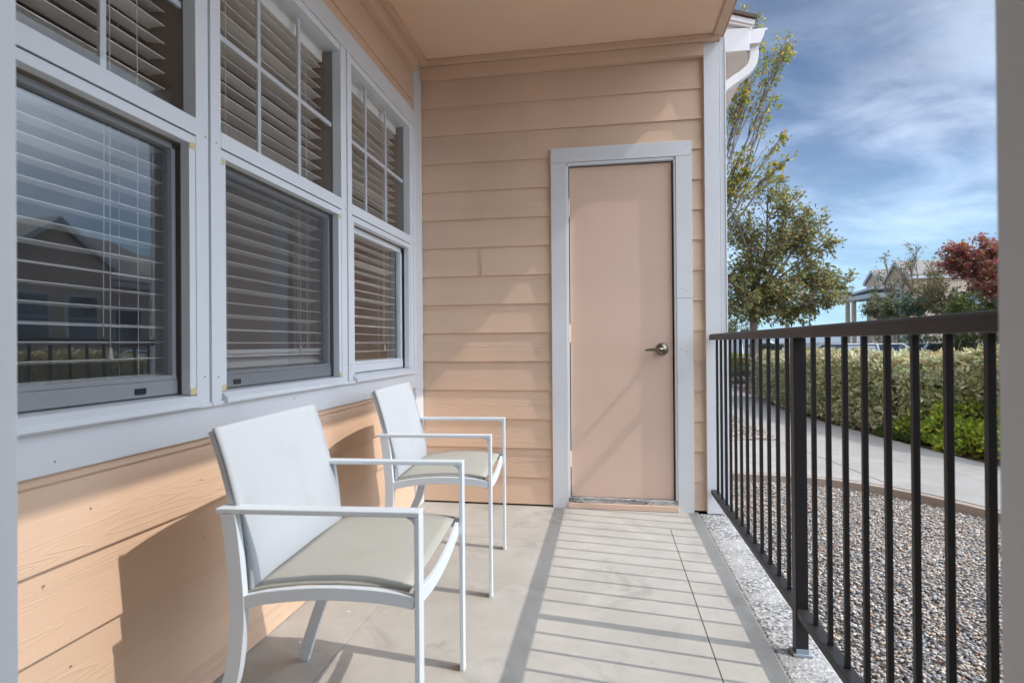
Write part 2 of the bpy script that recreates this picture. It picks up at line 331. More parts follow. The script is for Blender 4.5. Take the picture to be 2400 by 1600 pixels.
# gravel: real stones
def pebbles(name, pts, zs, smin, smax, parent=None):
    n = len(pts); t = (1 + 5 ** .5) / 2
    ico = np.array([(-1, t, 0), (1, t, 0), (-1, -t, 0), (1, -t, 0), (0, -1, t), (0, 1, t), (0, -1, -t), (0, 1, -t), (t, 0, -1), (t, 0, 1), (-t, 0, -1), (-t, 0, 1)], float); ico /= np.linalg.norm(ico[0])
    fa = np.array([(0, 11, 5), (0, 5, 1), (0, 1, 7), (0, 7, 10), (0, 10, 11), (1, 5, 9), (5, 11, 4), (11, 10, 2), (10, 7, 6), (7, 1, 8), (3, 9, 4), (3, 4, 2), (3, 2, 6), (3, 6, 8), (3, 8, 9), (4, 9, 5), (2, 4, 11), (6, 2, 10), (8, 6, 7), (9, 8, 1)])
    s = rng.uniform(smin, smax, (n, 1, 1)) * np.stack([rng.uniform(.8, 1.5, n), rng.uniform(.6, 1., n), rng.uniform(.35, .7, n)], 1)[:, None, :]
    P = ico[None] * (1 + rng.uniform(-.22, .22, (n, 12, 1))) * s
    a = rng.uniform(0, 6.283, n); e = rng.normal(0, .35, n); ca, sa, ce, se = np.cos(a), np.sin(a), np.cos(e), np.sin(e)
    x, y, z = P[..., 0], P[..., 1], P[..., 2]; y, z = y * ce[:, None] - z * se[:, None], y * se[:, None] + z * ce[:, None]
    x, y = x * ca[:, None] - y * sa[:, None], x * sa[:, None] + y * ca[:, None]
    V = np.stack([x + pts[:, 0:1], y + pts[:, 1:2], z + zs[:, None]], 2).reshape(-1, 3)
    F = (fa[None] + (np.arange(n) * 12)[:, None, None]).reshape(-1, 3)
    pal = np.array([(.33, .33, .35), (.24, .26, .30), (.42, .39, .36), (.50, .47, .45), (.40, .30, .23), (.56, .54, .52), (.17, .17, .19), (.45, .36, .31), (.30, .30, .33), (.62, .57, .52), (.38, .20, .12)])
    c = pal[rng.choice(len(pal), n, p=[.17, .14, .13, .13, .09, .09, .06, .07, .07, .03, .02])] * rng.uniform(.62, .96, (n, 1)) * np.array([1.05, 1., .94])
    return tag(npmesh(name, V, F, 'pebble', parent, np.repeat(c, 12, 0)), kind='stuff')
N = 82000; px = rng.uniform(1.835, 3.7, N); py = rng.uniform(-2.9, 1.28, N)
ne = np.array(near_edge[::-1]); lim = np.interp(py, ne[:, 1], ne[:, 0]); keep = (px < lim - .01)
keep &= rng.uniform(0, 1, N) < np.clip(1.25 - .16 * (px - 1.8), .6, 1)
px, py = px[keep], py[keep]; pz = -.118 + rng.uniform(-.006, .014, len(px)) - .01 * (px < 1.9)
tag(pebbles('gravel', np.stack([px, py], 1), pz, .0046, .0098), 'mixed grey and tan river gravel beside the patio', 'gravel')
N = 2500; q = np.stack([rng.uniform(1.95, 2.93, N), rng.uniform(2.92, 5.2, N)], 1)
tag(pebbles('gravel', q, -.034 + rng.uniform(0, .008, N), .009, .018), 'small patch of gravel enclosed by the curved path', 'gravel')

# ================================================================ THE WINDOW WALL (x = 0)
def lap(bm, axis, a, b, z0, z1, sgn=1, top=None, dpt=.010, back=-.03):
    """one clapboard between heights; outward = +x (axis 1 run, sgn 1) or -y (axis 0 run, sgn -1)"""
    f = dpt * (z1 - z0) / .1778
    poly = [(sgn * 0., z0), (sgn * -f, z1), (sgn * back, z1), (sgn * back, z0)]
    prism(bm, poly, axis, a, b)
def courses(bm, axis, a, b, z0, z1, sgn):
    k = 0
    while k * .1778 < z1 - .004:
        lo = max(k * .1778, z0); hi = min((k + 1) * .1778, z1)
        if hi > lo + .004:
            t = (lo - k * .1778) / .1778 * .010
            f = (hi - k * .1778) / .1778 * .010
            prism(bm, [(sgn * (-t), lo), (sgn * (-f), hi), (sgn * -.03, hi), (sgn * -.03, lo)], axis, a, b)
        k += 1
ww = thing('window_wall', 'tan lap-sided house wall with three tall white windows', 'wall')
bm = bmesh.new(); courses(bm, 1, -2.95, -.142, .004, .733, 1); courses(bm, 1, -2.95, -.142, 2.42, 2.668, 1)
for f in bm.faces: pass
bmesh.ops.translate(bm, verts=bm.verts, vec=(-.008, 0, 0)); 
for y, z in ((-2.46, .50), (-2.40, .30), (-2.35, .63), (-1.98, .44), (-1.99, .61), (-2.44, .12), (-.6, .62)): disc(bm, (-.0120, y, z), (1, 0, 0), .0018, .0014, 1)
obj('siding', bm, ['sideY', 'reveal'], ww)
bm = bmesh.new(); box(bm, -.03, .004, -2.95, -.142, .733, .826)
for y, z in ((-2.45, .757), (-1.52, .80), (-.9, .76)): disc(bm, (.0045, y, z), (1, 0, 0), .002, .001, 1)
obj('sill_board', bm, ['trim', 'dark'], ww, .002)
bm = bmesh.new(); box(bm, -.03, .004, -2.95, -.142, 2.34, 2.42); box(bm, -.03, .012, -2.95, -.150, 2.318, 2.338); obj('head_board', bm, 'trim', ww, .002)
bm = bmesh.new(); box(bm, -.03, 0.003, -.142, 0., .0, 2.742); obj('corner_board', bm, 'trim', ww, .002)
bm = bmesh.new(); box(bm, -.03, .030, -2.95, -.142, 2.668, 2.741); box(bm, -.03, .057, -2.95, -.0, 2.742, 2.775); obj('frieze_board', bm, 'tan', ww, .002)
bm = bmesh.new()    # wall core around the openings
box(bm, -.25, -.031, -3.05, .0, -.14, .80); box(bm, -.25, -.031, -3.05, 0., 2.36, 2.775); box(bm, -.25, -.031, -.19, 0., .80, 2.36); box(bm, -.25, -.031, -3.05, -2.90, .80, 2.36)
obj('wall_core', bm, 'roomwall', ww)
openings = [(-2.80, -2.034), (-1.928, -1.137), (-1.030, -.249)]
for wi, (a, b) in enumerate(openings):
    L = a - .051; H = b + .051
    bm = bmesh.new()
    if wi == 2: H = b + .105
    # outer frame
    box(bm, -.030, .010, L, a, .834, 2.316); box(bm, -.030, .010, b, H, .834, 2.316); box(bm, -.14, -.0305, L, a - .002, .834, 2.316, 3); box(bm, -.14, -.0305, b + .002, H, .834, 2.316, 3)
    box(bm, -.012, .014, L + .001, L + .017, .834, 2.316)
    if wi == 2: box(bm, -.012, .0135, b + .048, b + .055, .834, 2.316)
    box(bm, -.09, .006, a, b, 2.286, 2.316)
    prism(bm, [(-.09, .828), (.030, .828), (.030, .842), (.008, .858), (-.09, .866)], 1, a, b)
    box(bm, -.09, .0185, L, H, .822, .834)
    # mid rails
    box(bm, -.06, .011, a, b, 1.5925, 1.640); box(bm, -.022, .009, a, b, 1.563, 1.588); box(bm, -.06, -.0225, a, b, 1.561, 1.586, 3)
    box(bm, -.05, .004, a, b, 1.588, 1.5925, 1)
    # liner of the lower light
    for s in ((a, a + .024), (b - .024, b)): box(bm, -.020, .0075, s[0], s[1], .862, 1.563)
    for yy, zz_ in ((b - .012, .868), (b - .012, 1.556)) if wi < 2 else (): box(bm, .0075, .0092, yy - .012, yy + .012, zz_ - .007, zz_ + .012, 2)
    if wi == 1: box(bm, .0075, .0092, a + .001, a + .022, .862, .880, 2); box(bm, .0075, .0092, a + .001, a + .018, 1.545, 1.562, 2)
    for yy, zz_ in ((H - .013, 1.60), (L + .030, 1.60), (H - .02, .91), (L + .034, .905)):
        disc(bm, (.0105, yy, zz_), (1, 0, 0), .0022, .001, 1)
    w = obj('window', bm, ['vinyl', 'dark', 'cream', 'reveal'], ww, .0015)
    bm = bmesh.new()  # operable lower sash
    a2, b2 = a + .026, b - .026; sx0, sx1 = (-.062, -.034)
    sw = .014 if wi < 2 else .022; box(bm, sx0, sx1, a2, a2 + sw, .868, 1.560); box(bm, sx0, sx1, b2 - sw, b2, .868, 1.560)
    box(bm, sx0, sx1 + .004, a2, b2, .866, .905); box(bm, sx0, sx1 + .001, a2, b2, .9055, .918); box(bm, sx0, sx1, a2, b2, 1.544 if wi < 2 else 1.533, 1.560)
    lx = (b2 - .13) if wi == 0 else (a2 + .10)
    if wi < 2: box(bm, sx1 + .004, sx1 + .007, lx - .018, lx + .018, .874, .890, 1)
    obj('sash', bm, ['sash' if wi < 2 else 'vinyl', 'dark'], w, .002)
    bm = bmesh.new(); bm.faces.new([bm.verts.new(p) for p in ((-.048, a2 + .01, .915), (-.048, b2 - .01, .915), (-.048, b2 - .01, 1.535), (-.048, a2 + .01, 1.535))]); obj('glass_pane', bm, 'glass_big' if wi == 0 else 'glass', w)
    bm = bmesh.new(); bm.faces.new([bm.verts.new(p) for p in ((-.028, a, 1.640), (-.028, b, 1.640), (-.028, b, 2.286), (-.028, a, 2.286))]); obj('glass_pane', bm, 'glass_up', w)
    bm = bmesh.new(); s = (b - a) / 3
    for k in (1, 2): box(bm, -.044, -.034, a + s * k - .009, a + s * k + .009, 1.64, 2.286)
    box(bm, -.0445, -.0335, a, b, 1.954, 1.972); obj('muntin_grid', bm, 'vinyl', w, .002)
    if wi < 2:
        bm = bmesh.new(); bm.faces.new([bm.verts.new(p) for p in ((-.018, a + .022, .862), (-.018, b - .022, .862), (-.018, b - .022, 1.563), (-.018, a + .022, 1.563))]); obj('insect_screen', bm, ('screen_thin', 'screen')[wi], w)
    # blinds behind the glass
    lab = ('white slatted blind behind the large window nearest the camera', 'white slatted blind behind the middle window, its slats stacked at the bottom', 'white slatted blind behind the small-looking window by the corner')[wi]
    bl = thing('window_blind', lab, 'blind', (0, 0, 0), 0, 'slatted blinds behind the windows')
    bm = bmesh.new(); z = 2.215; x0, x1 = -.130, -.077; k = 0; ya, yb = a + .010, b - .012
    zb = (.915, 1.00, .905)[wi]
    while z > zb:
        tl = random.gauss(0, .0012); sg = random.gauss(0, .001)
        n = 5; top = []; 
        for i in range(n):
            x = x0 + (x1 - x0) * i / (n - 1); c = .0022 * (1 - (2 * i / (n - 1) - 1) ** 2)
            top.append((x, z + c + tl * (i - 2)))
        poly = top + [(x_, z_ - .0022) for x_, z_ in top[::-1]]
        prism(bm, poly, 1, ya, yb); z -= .0447
    if wi == 1:
        for zc, t in ((.972, .010), (.940, .013), (.912, .012)): prism(bm, [(x0, zc + t), (x1, zc - t), (x1, zc - t - .003), (x0, zc + t - .003)], 1, ya, yb)
    obj('slats', bm, 'slat', bl, smooth=False)
    bm = bmesh.new(); box(bm, x0, x1, ya, yb, zb - .030, zb - .016); obj('bottom_rail', bm, 'slat', bl, .003)
    bm = bmesh.new(); box(bm, x0 - .005, x1 + .008, ya, yb, 2.235, 2.30); obj('head_rail', bm, 'slat', bl, .004)
    for yy in (ya + .13, yb - .13) if wi != 0 else (-2.475, yb - .10):
        bm = bmesh.new(); tube(bm, [(x1 + .002, yy, zb - .02), (x1 + .002, yy, 2.24)], .0011, 5); tube(bm, [(x0 - .002, yy, zb - .02), (x0 - .002, yy, 2.24)], .0011, 5)
        obj('ladder_cord', bm, 'cord', bl)
    bm = bmesh.new(); yy = yb - .21
    tube(bm, [(x1 + .006, yy, 2.24), (x1 + .007, yy + .003, 1.5), (x1 + .006, yy, 1.02)], .0012, 5); tube(bm, [(x1 + .006, yy + .022, 2.24), (x1 + .006, yy + .02, .99)], .0012, 5); tube(bm, [(x1 + .006, yy + .02, .995), (x1 + .006, yy + .02, .965)], [.003, .006], 8)
    obj('pull_cord', bm, 'cord', bl)
    if wi > 0:
        bm = bmesh.new(); tube(bm, [(x1 + .008, ya + .07, 2.24), (x1 + .006, ya + .075, 1.30)], .004, 6); obj('tilt_wand', bm, 'cord', bl)
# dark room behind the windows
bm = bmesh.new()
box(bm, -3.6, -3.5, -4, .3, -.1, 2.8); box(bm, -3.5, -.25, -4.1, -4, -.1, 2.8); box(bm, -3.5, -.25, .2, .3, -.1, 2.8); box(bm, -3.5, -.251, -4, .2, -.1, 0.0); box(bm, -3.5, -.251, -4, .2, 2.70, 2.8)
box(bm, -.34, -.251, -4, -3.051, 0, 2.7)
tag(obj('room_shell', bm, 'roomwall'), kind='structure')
bm = bmesh.new()      # the room the photograph is taken from, behind the doorway; rear opening added to let light in
box(bm, -.25, .15, -6.2, -6.1, 0, 2.775); box(bm, 1.65, 2.0, -6.2, -6.1, 0, 2.775); box(bm, .15, 1.65, -6.2, -6.1, 2.15, 2.775); box(bm, -.25, -.15, -6.1, -3.08, 0, 2.775); box(bm, 1.9, 2.0, -6.1, -3.08, 0, 2.775); box(bm, -.25, 2.0, -6.1, -3.08, 2.776, 3.0); box(bm, -.15, 1.9, -6.1, -3.205, -.1, .004); box(bm, -.15, -.001, -3.2, -3.07, 0, 2.775); box(bm, 1.841, 1.9, -3.2, -3.07, 0, 2.775)
tag(obj('room_shell', bm, 'room2'), kind='structure')

# ================================================================ END WALL with storage door (y = 0)
ew = thing('storage_wall', 'tan lap-sided end wall of the patio with white corner trim', 'wall')
bm = bmesh.new()
courses(bm, 0, 0., .905, .012, 2.668, -1); courses(bm, 0, 1.566, 1.80, .012, 2.668, -1); courses(bm, 0, .905, 1.566, 2.10, 2.668, -1)
box(bm, .384, .3843, -.0060, .0, 1.4235, 1.599, 1)
for x, z in ((.70, 2.30), (1.69, 2.19), (.25, .30), (.62, .56), (1.60, 2.28), (.12, 1.15), (.80, 1.02), (.33, 1.78)): disc(bm, (x, -.0065, z), (0, 1, 0), .0025, .0012, 1)
obj('siding', bm, ['sideX', 'reveal'], ew)
bm = bmesh.new(); box(bm, 0.0035, 1.724, -.031, .02, 2.668, 2.7405); box(bm, .057, 1.80, -.058, .02, 2.742, 2.775); obj('frieze_board', bm, 'tan', ew, .002)
bm = bmesh.new(); box(bm, 1.723, 1.808, -.020, .03, .002, 2.741); box(bm, 1.811, 1.838, -.016, .03, -.01, 2.77); box(bm, 1.8385, 1.846, -.019, .10, -.01, 2.77)
for z in (2.19, .62, 1.62): disc(bm, (1.765, -.0205, z), (0, 1, 0), .0022, .001, 1)
obj('corner_post', bm, ['trim', 'dark'], ew, .0015)
bm = bmesh.new(); box(bm, 0, .905, .031, .15, -.1, 2.775); box(bm, 1.566, 1.84, .031, .15, -.1, 2.775); box(bm, .905, 1.566, .031, .15, 2.1, 2.775); box(bm, .905, 1.566, .06, .15, -.1, 2.1)
obj('wall_core', bm, 'dark', ew)
bm = bmesh.new()
box(bm, .824, .917, -.013, .03, .0, 2.093); box(bm, 1.561, 1.651, -.013, .03, .0, 2.093); box(bm, .824, 1.651, -.0135, .03, 2.0945, 2.182)
box(bm, 1.562, 1.650, -.0134, -.012, 1.2575, 1.2595, 1)
for x, z in ((1.622, 2.155), (1.585, 1.315), (1.612, 1.30), (1.588, .957), (1.617, .943)): disc(bm, (x, -.0138, z), (0, 1, 0), .0025, .001, 1)
obj('door_casing', bm, ['trim', 'dark'], ew, .0015)
bm = bmesh.new(); box(bm, .917, .9285, -.008, .06, .03, 2.088); box(bm, 1.549, 1.561, -.008, .06, .03, 2.088); box(bm, .917, 1.561, -.008, .06, 2.076, 2.0935)
obj('door_jamb', bm, 'vinyl', ew, .001)
dr = bmesh.new(); box(dr, .934, 1.5395, .0165, .055, .066, 2.068); dr = obj('door', dr, 'door', ew, .002)
bm = bmesh.new()
for i in range(1): 
    tube(bm, [(1.476, .0165, .958), (1.476, .010, .958), (1.476, .006, .958), (1.476, -.004, .958)], [.037, .037, .034, .028], 28); tube(bm, [(1.476, 0, .958), (1.476, -.052, .958)], [.016, .012], 14)
    tube(bm, [(1.480, -.050, .958), (1.455, -.054, .958), (1.42, -.052, .956), (1.385, -.044, .954), (1.378, -.038, .953)], [.0105, .010, .0085, .0075, .005], 12)
obj('door_handle', bm, 'nickel', dr, smooth=True)
bm = bmesh.new(); box(bm, 1.5398, 1.5425, .020, .045, .925, .99); obj('latch_plate', bm, 'nickel', dr, .001)
for z0, z1 in ((1.764, 1.879), (1.001, 1.112), (.246, .344)):
    bm = bmesh.new(); tube(bm, [(.931, .008, z0), (.931, .008, z1)], .0065, 10); box(bm, .9225, .9305, .008, .012, z0, z1); obj('door_hinge', bm, 'tan', dr, .001)
bm = bmesh.new(); box(bm, .918, 1.560, -.012, .05, .037, .064); obj('door_sill', bm, 'thr', ew, .003)
bm = bmesh.new(); box(bm, .915, 1.563, -.022, .03, .0015, .0365); obj('door_kick_board', bm, 'door', ew, .003)

# ================================================================ CEILING / ROOF OVER THE PATIO
pr = thing('patio_roof', 'flat tan painted ceiling over the patio with edge trim', 'roof')
bm = bmesh.new(); box(bm, -.3, 1.768, -3.05, .15, 2.776, 3.0); obj('ceiling_panel', bm, 'ceil', pr)
bm = bmesh.new(); box(bm, 1.768, 1.834, -3.05, -.021, 2.764, 2.80); box(bm, 1.7715, 1.774, -3.05, -.021, 2.7625, 2.77, 1); box(bm, 1.826, 1.829, -3.05, -.021, 2.7625, 2.77, 1); obj('edge_trim', bm, ['tan', 'rust'], pr, .001)
bm = bmesh.new(); box(bm, 1.7685, 1.838, -3.05, .15, 2.801, 3.15); obj('fascia_board', bm, 'tan', pr)

# ================================================================ NEAR WALL / DOORWAY the photo is taken through
ej = thing('doorway', 'blurred doorway jambs framing the patio view at both picture edges', 'doorway')
YJ = -2.93
def xatpx(px_, y):
    d = fwd + rgt * ((px_ - 1200) / 1334.25); return CAM.x + d.x * (y - CAM.y) / d.y
xl = xatpx(42, YJ); xr = xatpx(2338, YJ)
bm = bmesh.new(); box(bm, xl - .04, xl, YJ - .14, YJ, .0, 2.5); obj('jamb', bm, 'jamb', ej, .002)
bm = bmesh.new(); box(bm, xr, xr + .04, YJ - .14, YJ, .0, 2.5); obj('jamb', bm, 'jamb', ej, .002)
bm = bmesh.new(); box(bm, xl - .04, xr + .04, YJ - .14, YJ, 2.501, 2.54); obj('head_jamb', bm, 'trim', ej, .002)
bm = bmesh.new(); box(bm, .0, xl - .041, YJ - .13, YJ - .01, 0, 2.775); box(bm, xr + .041, 1.84, YJ - .13, YJ - .01, 0, 2.775); box(bm, xl - .041, xr + .041, YJ - .13, YJ - .01, 2.541, 2.775); obj('wall_panel', bm, 'room2', ej)

nw = thing('unseen_wing', 'unseen dark wing beside the doorway that blocks light from the railing', 'building')  # out of view, sized to keep light off the balusters
bm = bmesh.new(); courses(bm, 0, 1.845, 3.1, 0., 5.5, 1); bmesh.ops.translate(bm, verts=bm.verts, vec=(0, -2.97, 0)); obj('siding', bm, 'wing', nw)
bm = bmesh.new(); box(bm, 2.01, 3.1, -6.5, -3.01, -.1, 5.5); obj('wall', bm, 'wing', nw)

# ================================================================ RAILING
rl = thing('railing', 'dark bronze metal railing with square balusters along the open side', 'railing', (0, 0, 0))
bm = bmesh.new(); prism(bm, [(1.736, 1.010), (1.736, 1.036), (1.742, 1.0445), (1.776, 1.0445), (1.782, 1.036), (1.782, 1.010)], 1, -2.92, -.040); obj('top_rail', bm, 'bronze', rl, .0025)
bm = bmesh.new(); box(bm, 1.741, 1.779, -2.92, -.034, .121, .1465); obj('bottom_rail', bm, 'bronze', rl, .002)
bm = bmesh.new(); box(bm, 1.738, 1.776, -1.534, -1.498, .0055, 1.0095); box(bm, 1.729, 1.785, -1.543, -1.489, -.002, .0055, 1); box(bm, 1.7375, 1.7765, -1.536, -1.534, .0055, .02, 1)
obj('post', bm, ['bronze', 'galv'], rl, .002)
ys = [-.125 - .1143 * i for i in range(12)] + [-1.634 - .1143 * i for i in range(11)]
proto = None
for y in ys:
    if proto is None:
        bm = bmesh.new(); box(bm, 1.7570, 1.7697, -.00635, .00635, .147, 1.0095); proto = obj('baluster', bm, 'bronze', rl, .0012); proto.location.y = y
    else:
        c = proto.copy(); COL.objects.link(c); c.parent = rl; c.location.y = y

# ================================================================ CHAIRS
def ribbon(bm, pts, wu, v0, v1):
    """side profile ribbon: centreline (u,z) with width wu, extruded from v0 to v1"""
    L_, R_ = [], []
    for i, p in enumerate(pts):
        a = Vector(pts[max(i - 1, 0)]); b = Vector(pts[min(i + 1, len(pts) - 1)]); t = (b - a).normalized(); n = Vector((-t.y, t.x)); w = (wu[i] if isinstance(wu, list) else wu) / 2
        L_.append((p[0] + n.x * w, p[1] + n.y * w)); R_.append((p[0] - n.x * w, p[1] - n.y * w))
    for i in range(len(pts) - 1):
        prism(bm, [L_[i], L_[i + 1], R_[i + 1], R_[i]], 1, v0, v1)
    bmesh.ops.remove_doubles(bm, verts=bm.verts, dist=1e-5)
    # drop internal faces between segments
    seen = {}
    for f in list(bm.faces):
        k = tuple(sorted(v.index for v in f.verts)) if False else tuple(sorted((round(v.co.x, 5), round(v.co.y, 5), round(v.co.z, 5)) for v in f.verts))
        seen.setdefault(k, []).append(f)
    bmesh.ops.delete(bm, geom=[f for fs in seen.values() if len(fs) > 1 for f in fs], context='FACES_ONLY')
def smooth_pts(P, n=4):
    P = [Vector(p) for p in P]; o_ = []
    for i in range(len(P) - 1):
        p0, p1, p2, p3 = P[max(i - 1, 0)], P[i], P[i + 1], P[min(i + 2, len(P) - 1)]
        for k in range(n):
            t = k / n; o_.append(.5 * ((2 * p1) + (-p0 + p2) * t + (2 * p0 - 5 * p1 + 4 * p2 - p3) * t * t + (-p0 + 3 * p1 - 3 * p2 + p3) * t ** 3))
    return [tuple(q) for q in o_ + [P[-1]]]
BACK = smooth_pts([(-.402, .432), (-.404, .50), (-.420, .58), (-.442, .665), (-.463, .74), (-.486, .808)], 4)
def make_chair(loc, rz, label):
    t = thing('patio_chair', label, 'chair', loc, rz, 'white patio chairs by the window wall')
    for s in (-1, 1):
        o1, i1 = s * .28, s * .242; v0, v1 = min(o1, i1), max(o1, i1)
        bm = bmesh.new(); box(bm, -.0115, 0, v0, v1, .004, .6255); prism(bm, [(-.0115, .6255), (-.0115, .608), (-.017, .618), (-.030, .6255)], 1, v0 + .001, v1 - .001); f_ = obj('leg', bm, 'chair', t, .0015)
        bm = bmesh.new(); box(bm, -.013, .001, v0 + .001, v1 - .001, 0, .0038); obj('foot_cap', bm, 'cord', f_)
        bm = bmesh.new(); r0, r1 = (s * .28, s * .260); ribbon(bm, smooth_pts([(-.519, .004), (-.492, .09), (-.457, .19), (-.427, .262), (-.414, .35), (-.4115, .43), (-.4215, .55), (-.4315, .6255)], 3), .034, min(r0, r1), max(r0, r1)); f_ = obj('leg', bm, 'chair', t, .0015)
        bm = bmesh.new(); box(bm, -.536, -.502, min(r0, r1) + .001, max(r0, r1) - .001, 0, .0038); obj('foot_cap', bm, 'cord', f_)
        bm = bmesh.new(); box(bm, -.460, .0, v0, v1, .626, .638); obj('armrest', bm, 'chair', t, .002)
        bm = bmesh.new(); ribbon(bm, smooth_pts([(-.402, .430), (-.35, .443), (-.27, .453), (-.19, .457), (-.11, .455), (-.05, .449), (-.012, .442)], 2), .028, min(s * .279, s * .263), max(s * .279, s * .263)); obj('side_rail', bm, 'chair', t, .0015)
        bm = bmesh.new(); b0, b1 = s * .2515, s * .238; ribbon(bm, [(q[0] - .003, q[1] - .004) for q in BACK], .013, min(b0, b1), max(b0, b1)); obj('back_post', bm, 'chair', t, .0015)
        # short bracket tying back post to seat rail
    bm = bmesh.new(); pts = [(-.242 + .484 * i / 12) for i in range(13)]
    top = [(v, .455 - .028 * (1 - (v / .242) ** 2)) for v in pts]; prism(bm, top + [(v, z - .036) for v, z in top[::-1]], 0, -.0245, -.0125); obj('front_rail', bm, 'chair', t, .0015)
    bm = bmesh.new(); box(bm, -.418, -.398, -.259, .259, .405, .428); obj('rear_rail', bm, 'chair', t, .0015)
    # seat sling
    nu, nv = 14, 14; V = []; F = []
    for i in range(nu + 1):
        u = -.404 + .376 * i / nu
        for j in range(nv + 1):
            v = -.262 + .524 * j / nv; e = 1 - (v / .262) ** 2; z = float(np.interp(u, [-.402, -.35, -.27, -.19, -.11, -.05, -.012], [.430, .443, .453, .457, .455, .449, .442])) + .0142 - .010 * e * math.sin(math.pi * (.15 + .7 * i / nu))
            V.append((u, v, z))
    for i in range(nu):
        for j in range(nv): q_ = i * (nv + 1) + j; F.append((q_, q_ + 1, q_ + nv + 2, q_ + nv + 1))
    o = npmesh('seat', V, F, 'seatf', t, smooth=True); m = o.modifiers.new('s', 'SOLIDIFY'); m.thickness = .005; m.offset = -1
    # back sling wraps the posts
    V = []; F = []; B = BACK; nb = len(B) - 1; nv = 16
    for i, (u, z) in enumerate(B):
        for j in range(nv + 1):
            c = -1 + 2 * j / nv; v = c * .2555; e = 1 - abs(c) ** 2.6
            V.append((u + .010 - .020 * e, v, z + .004 * (1 - e) * (i == nb) + (.0)))
    for i in range(nb):
        for j in range(nv): q_ = i * (nv + 1) + j; F.append((q_, q_ + 1, q_ + nv + 2, q_ + nv + 1))
    o = npmesh('backrest', V, F, 'sling', t, smooth=True); m = o.modifiers.new('s', 'SOLIDIFY'); m.thickness = .010; m.offset = 0
    return t
ch = make_chair((.73, -2.024, 0), .073, 'white metal patio chair nearest the camera, grey seat sling')
c2 = ch.copy(); COL.objects.link(c2); c2.location = (.678, -.997, 0); c2['label'] = 'white metal patio chair by the corner, behind the nearer chair'
for p_ in list(ch.children):
    q_ = p_.copy(); COL.objects.link(q_); q_.parent = c2
    for g_ in p_.children:
        h_ = g_.copy(); COL.objects.link(h_); h_.parent = q_
# paint flecks on the slab
for k, (x, y, a, s, lab) in enumerate(((.19, -1.47, .4, 1., 'white paint fleck on the slab behind the nearer chair'), (.125, -1.70, 1.9, .9, 'white paint fleck on the slab beside the nearer chair back leg'))):
    bm = bmesh.new(); prism(bm, [(-.010 * s, -.002), (-.002, -.005 * s), (.009 * s, -.002), (.006, .004 * s), (-.006, .003)], 2, .0005, .002)
    o = obj('paint_fleck', bm, 'trim'); o.location = (x, y, 0); o.rotation_euler.z = a; tag(o, lab, 'debris', 'paint flecks on the slab')

# ================================================================ STORAGE BUILDING EAVE, GUTTER
sb = thing('storage_building', 'storage building corner with white boxed eave and dark shingles', 'building')
YE = .3
bm = bmesh.new(); box(bm, -.2, 1.838, .151, 5.0, -.1, 2.83); obj('wall', bm, 'tan', sb)
bm = bmesh.new(); box(bm, 1.10, 2.045, YE, 5., 2.832, 2.965); box(bm, 1.10, 2.052, YE - .012, YE - .001, 2.826, 2.970); obj('boxed_eave', bm, 'gutter', sb, .002)
bm = bmesh.new(); prism(bm, [(.2, 3.585), (2.075, 2.975), (2.085, 3.005), (.2, 3.62)], 1, YE - .03, 5.); prism(bm, [(.2, 3.55), (2.055, 2.965), (2.075, 2.974), (.2, 3.584)], 1, YE - .02, 5.); obj('rake_board', bm, 'gutter', sb, .002)
bm = bmesh.new(); prism(bm, [(.2, 3.625), (2.092, 3.008), (2.100, 3.026), (.2, 3.65)], 1, YE - .045, 5.); obj('roof_shingles', bm, 'shingle', sb)
bm = bmesh.new(); prism(bm, [(.2, 2.97), (2.04, 2.967), (.2, 3.56)], 1, YE + .01, 5.); obj('gable_panel', bm, 'gutter', sb)
gt = thing('rain_gutter', 'white rain gutter with curved downspout elbow beside the corner post', 'gutter')
bm = bmesh.new(); prof = [(2.053, 2.960), (2.053, 2.872), (2.118, 2.872), (2.128, 2.893), (2.140, 2.918), (2.146, 2.948), (2.160, 2.950), (2.160, 2.962)]
prism(bm, prof, 1, YE + .004, 5.); obj('trough', bm, 'gutter', gt, .002)
bm = bmesh.new(); prism(bm, prof, 1, YE - .003, YE + .003); obj('end_cap', bm, 'gutter', gt, .001)
bm = bmesh.new(); ds = smooth_pts([(2.088, YE + .06, 2.875), (2.088, YE + .06, 2.80), (2.068, YE + .06, 2.745), (2.02, YE + .06, 2.70), (1.95, YE + .06, 2.655), (1.895, YE + .06, 2.61), (1.878, YE + .06, 2.55), (1.876, YE + .06, 2.40), (1.876, YE + .06, .1)], 4)
def rtube(bm, pts, hx, hy):
    pr_ = None
    for i, p in enumerate(pts):
        a = Vector(pts[max(i - 1, 0)]); b = Vector(pts[min(i + 1, len(pts) - 1)]); d = (b - a).normalized(); n = Vector((-d.z, 0, d.x)); p = Vector(p)
        r = [bm.verts.new(p + n * hx * sx + Vector((0, hy * sy, 0))) for sx, sy in ((-1, -1), (-1, 1), (1, 1), (1, -1))]
        if pr_:
            for k in range(4): bm.faces.new((pr_[k], pr_[(k + 1) % 4], r[(k + 1) % 4], r[k]))
        pr_ = r
rtube(bm, ds, .026, .033); obj('downspout', bm, 'gutter', gt, .003)

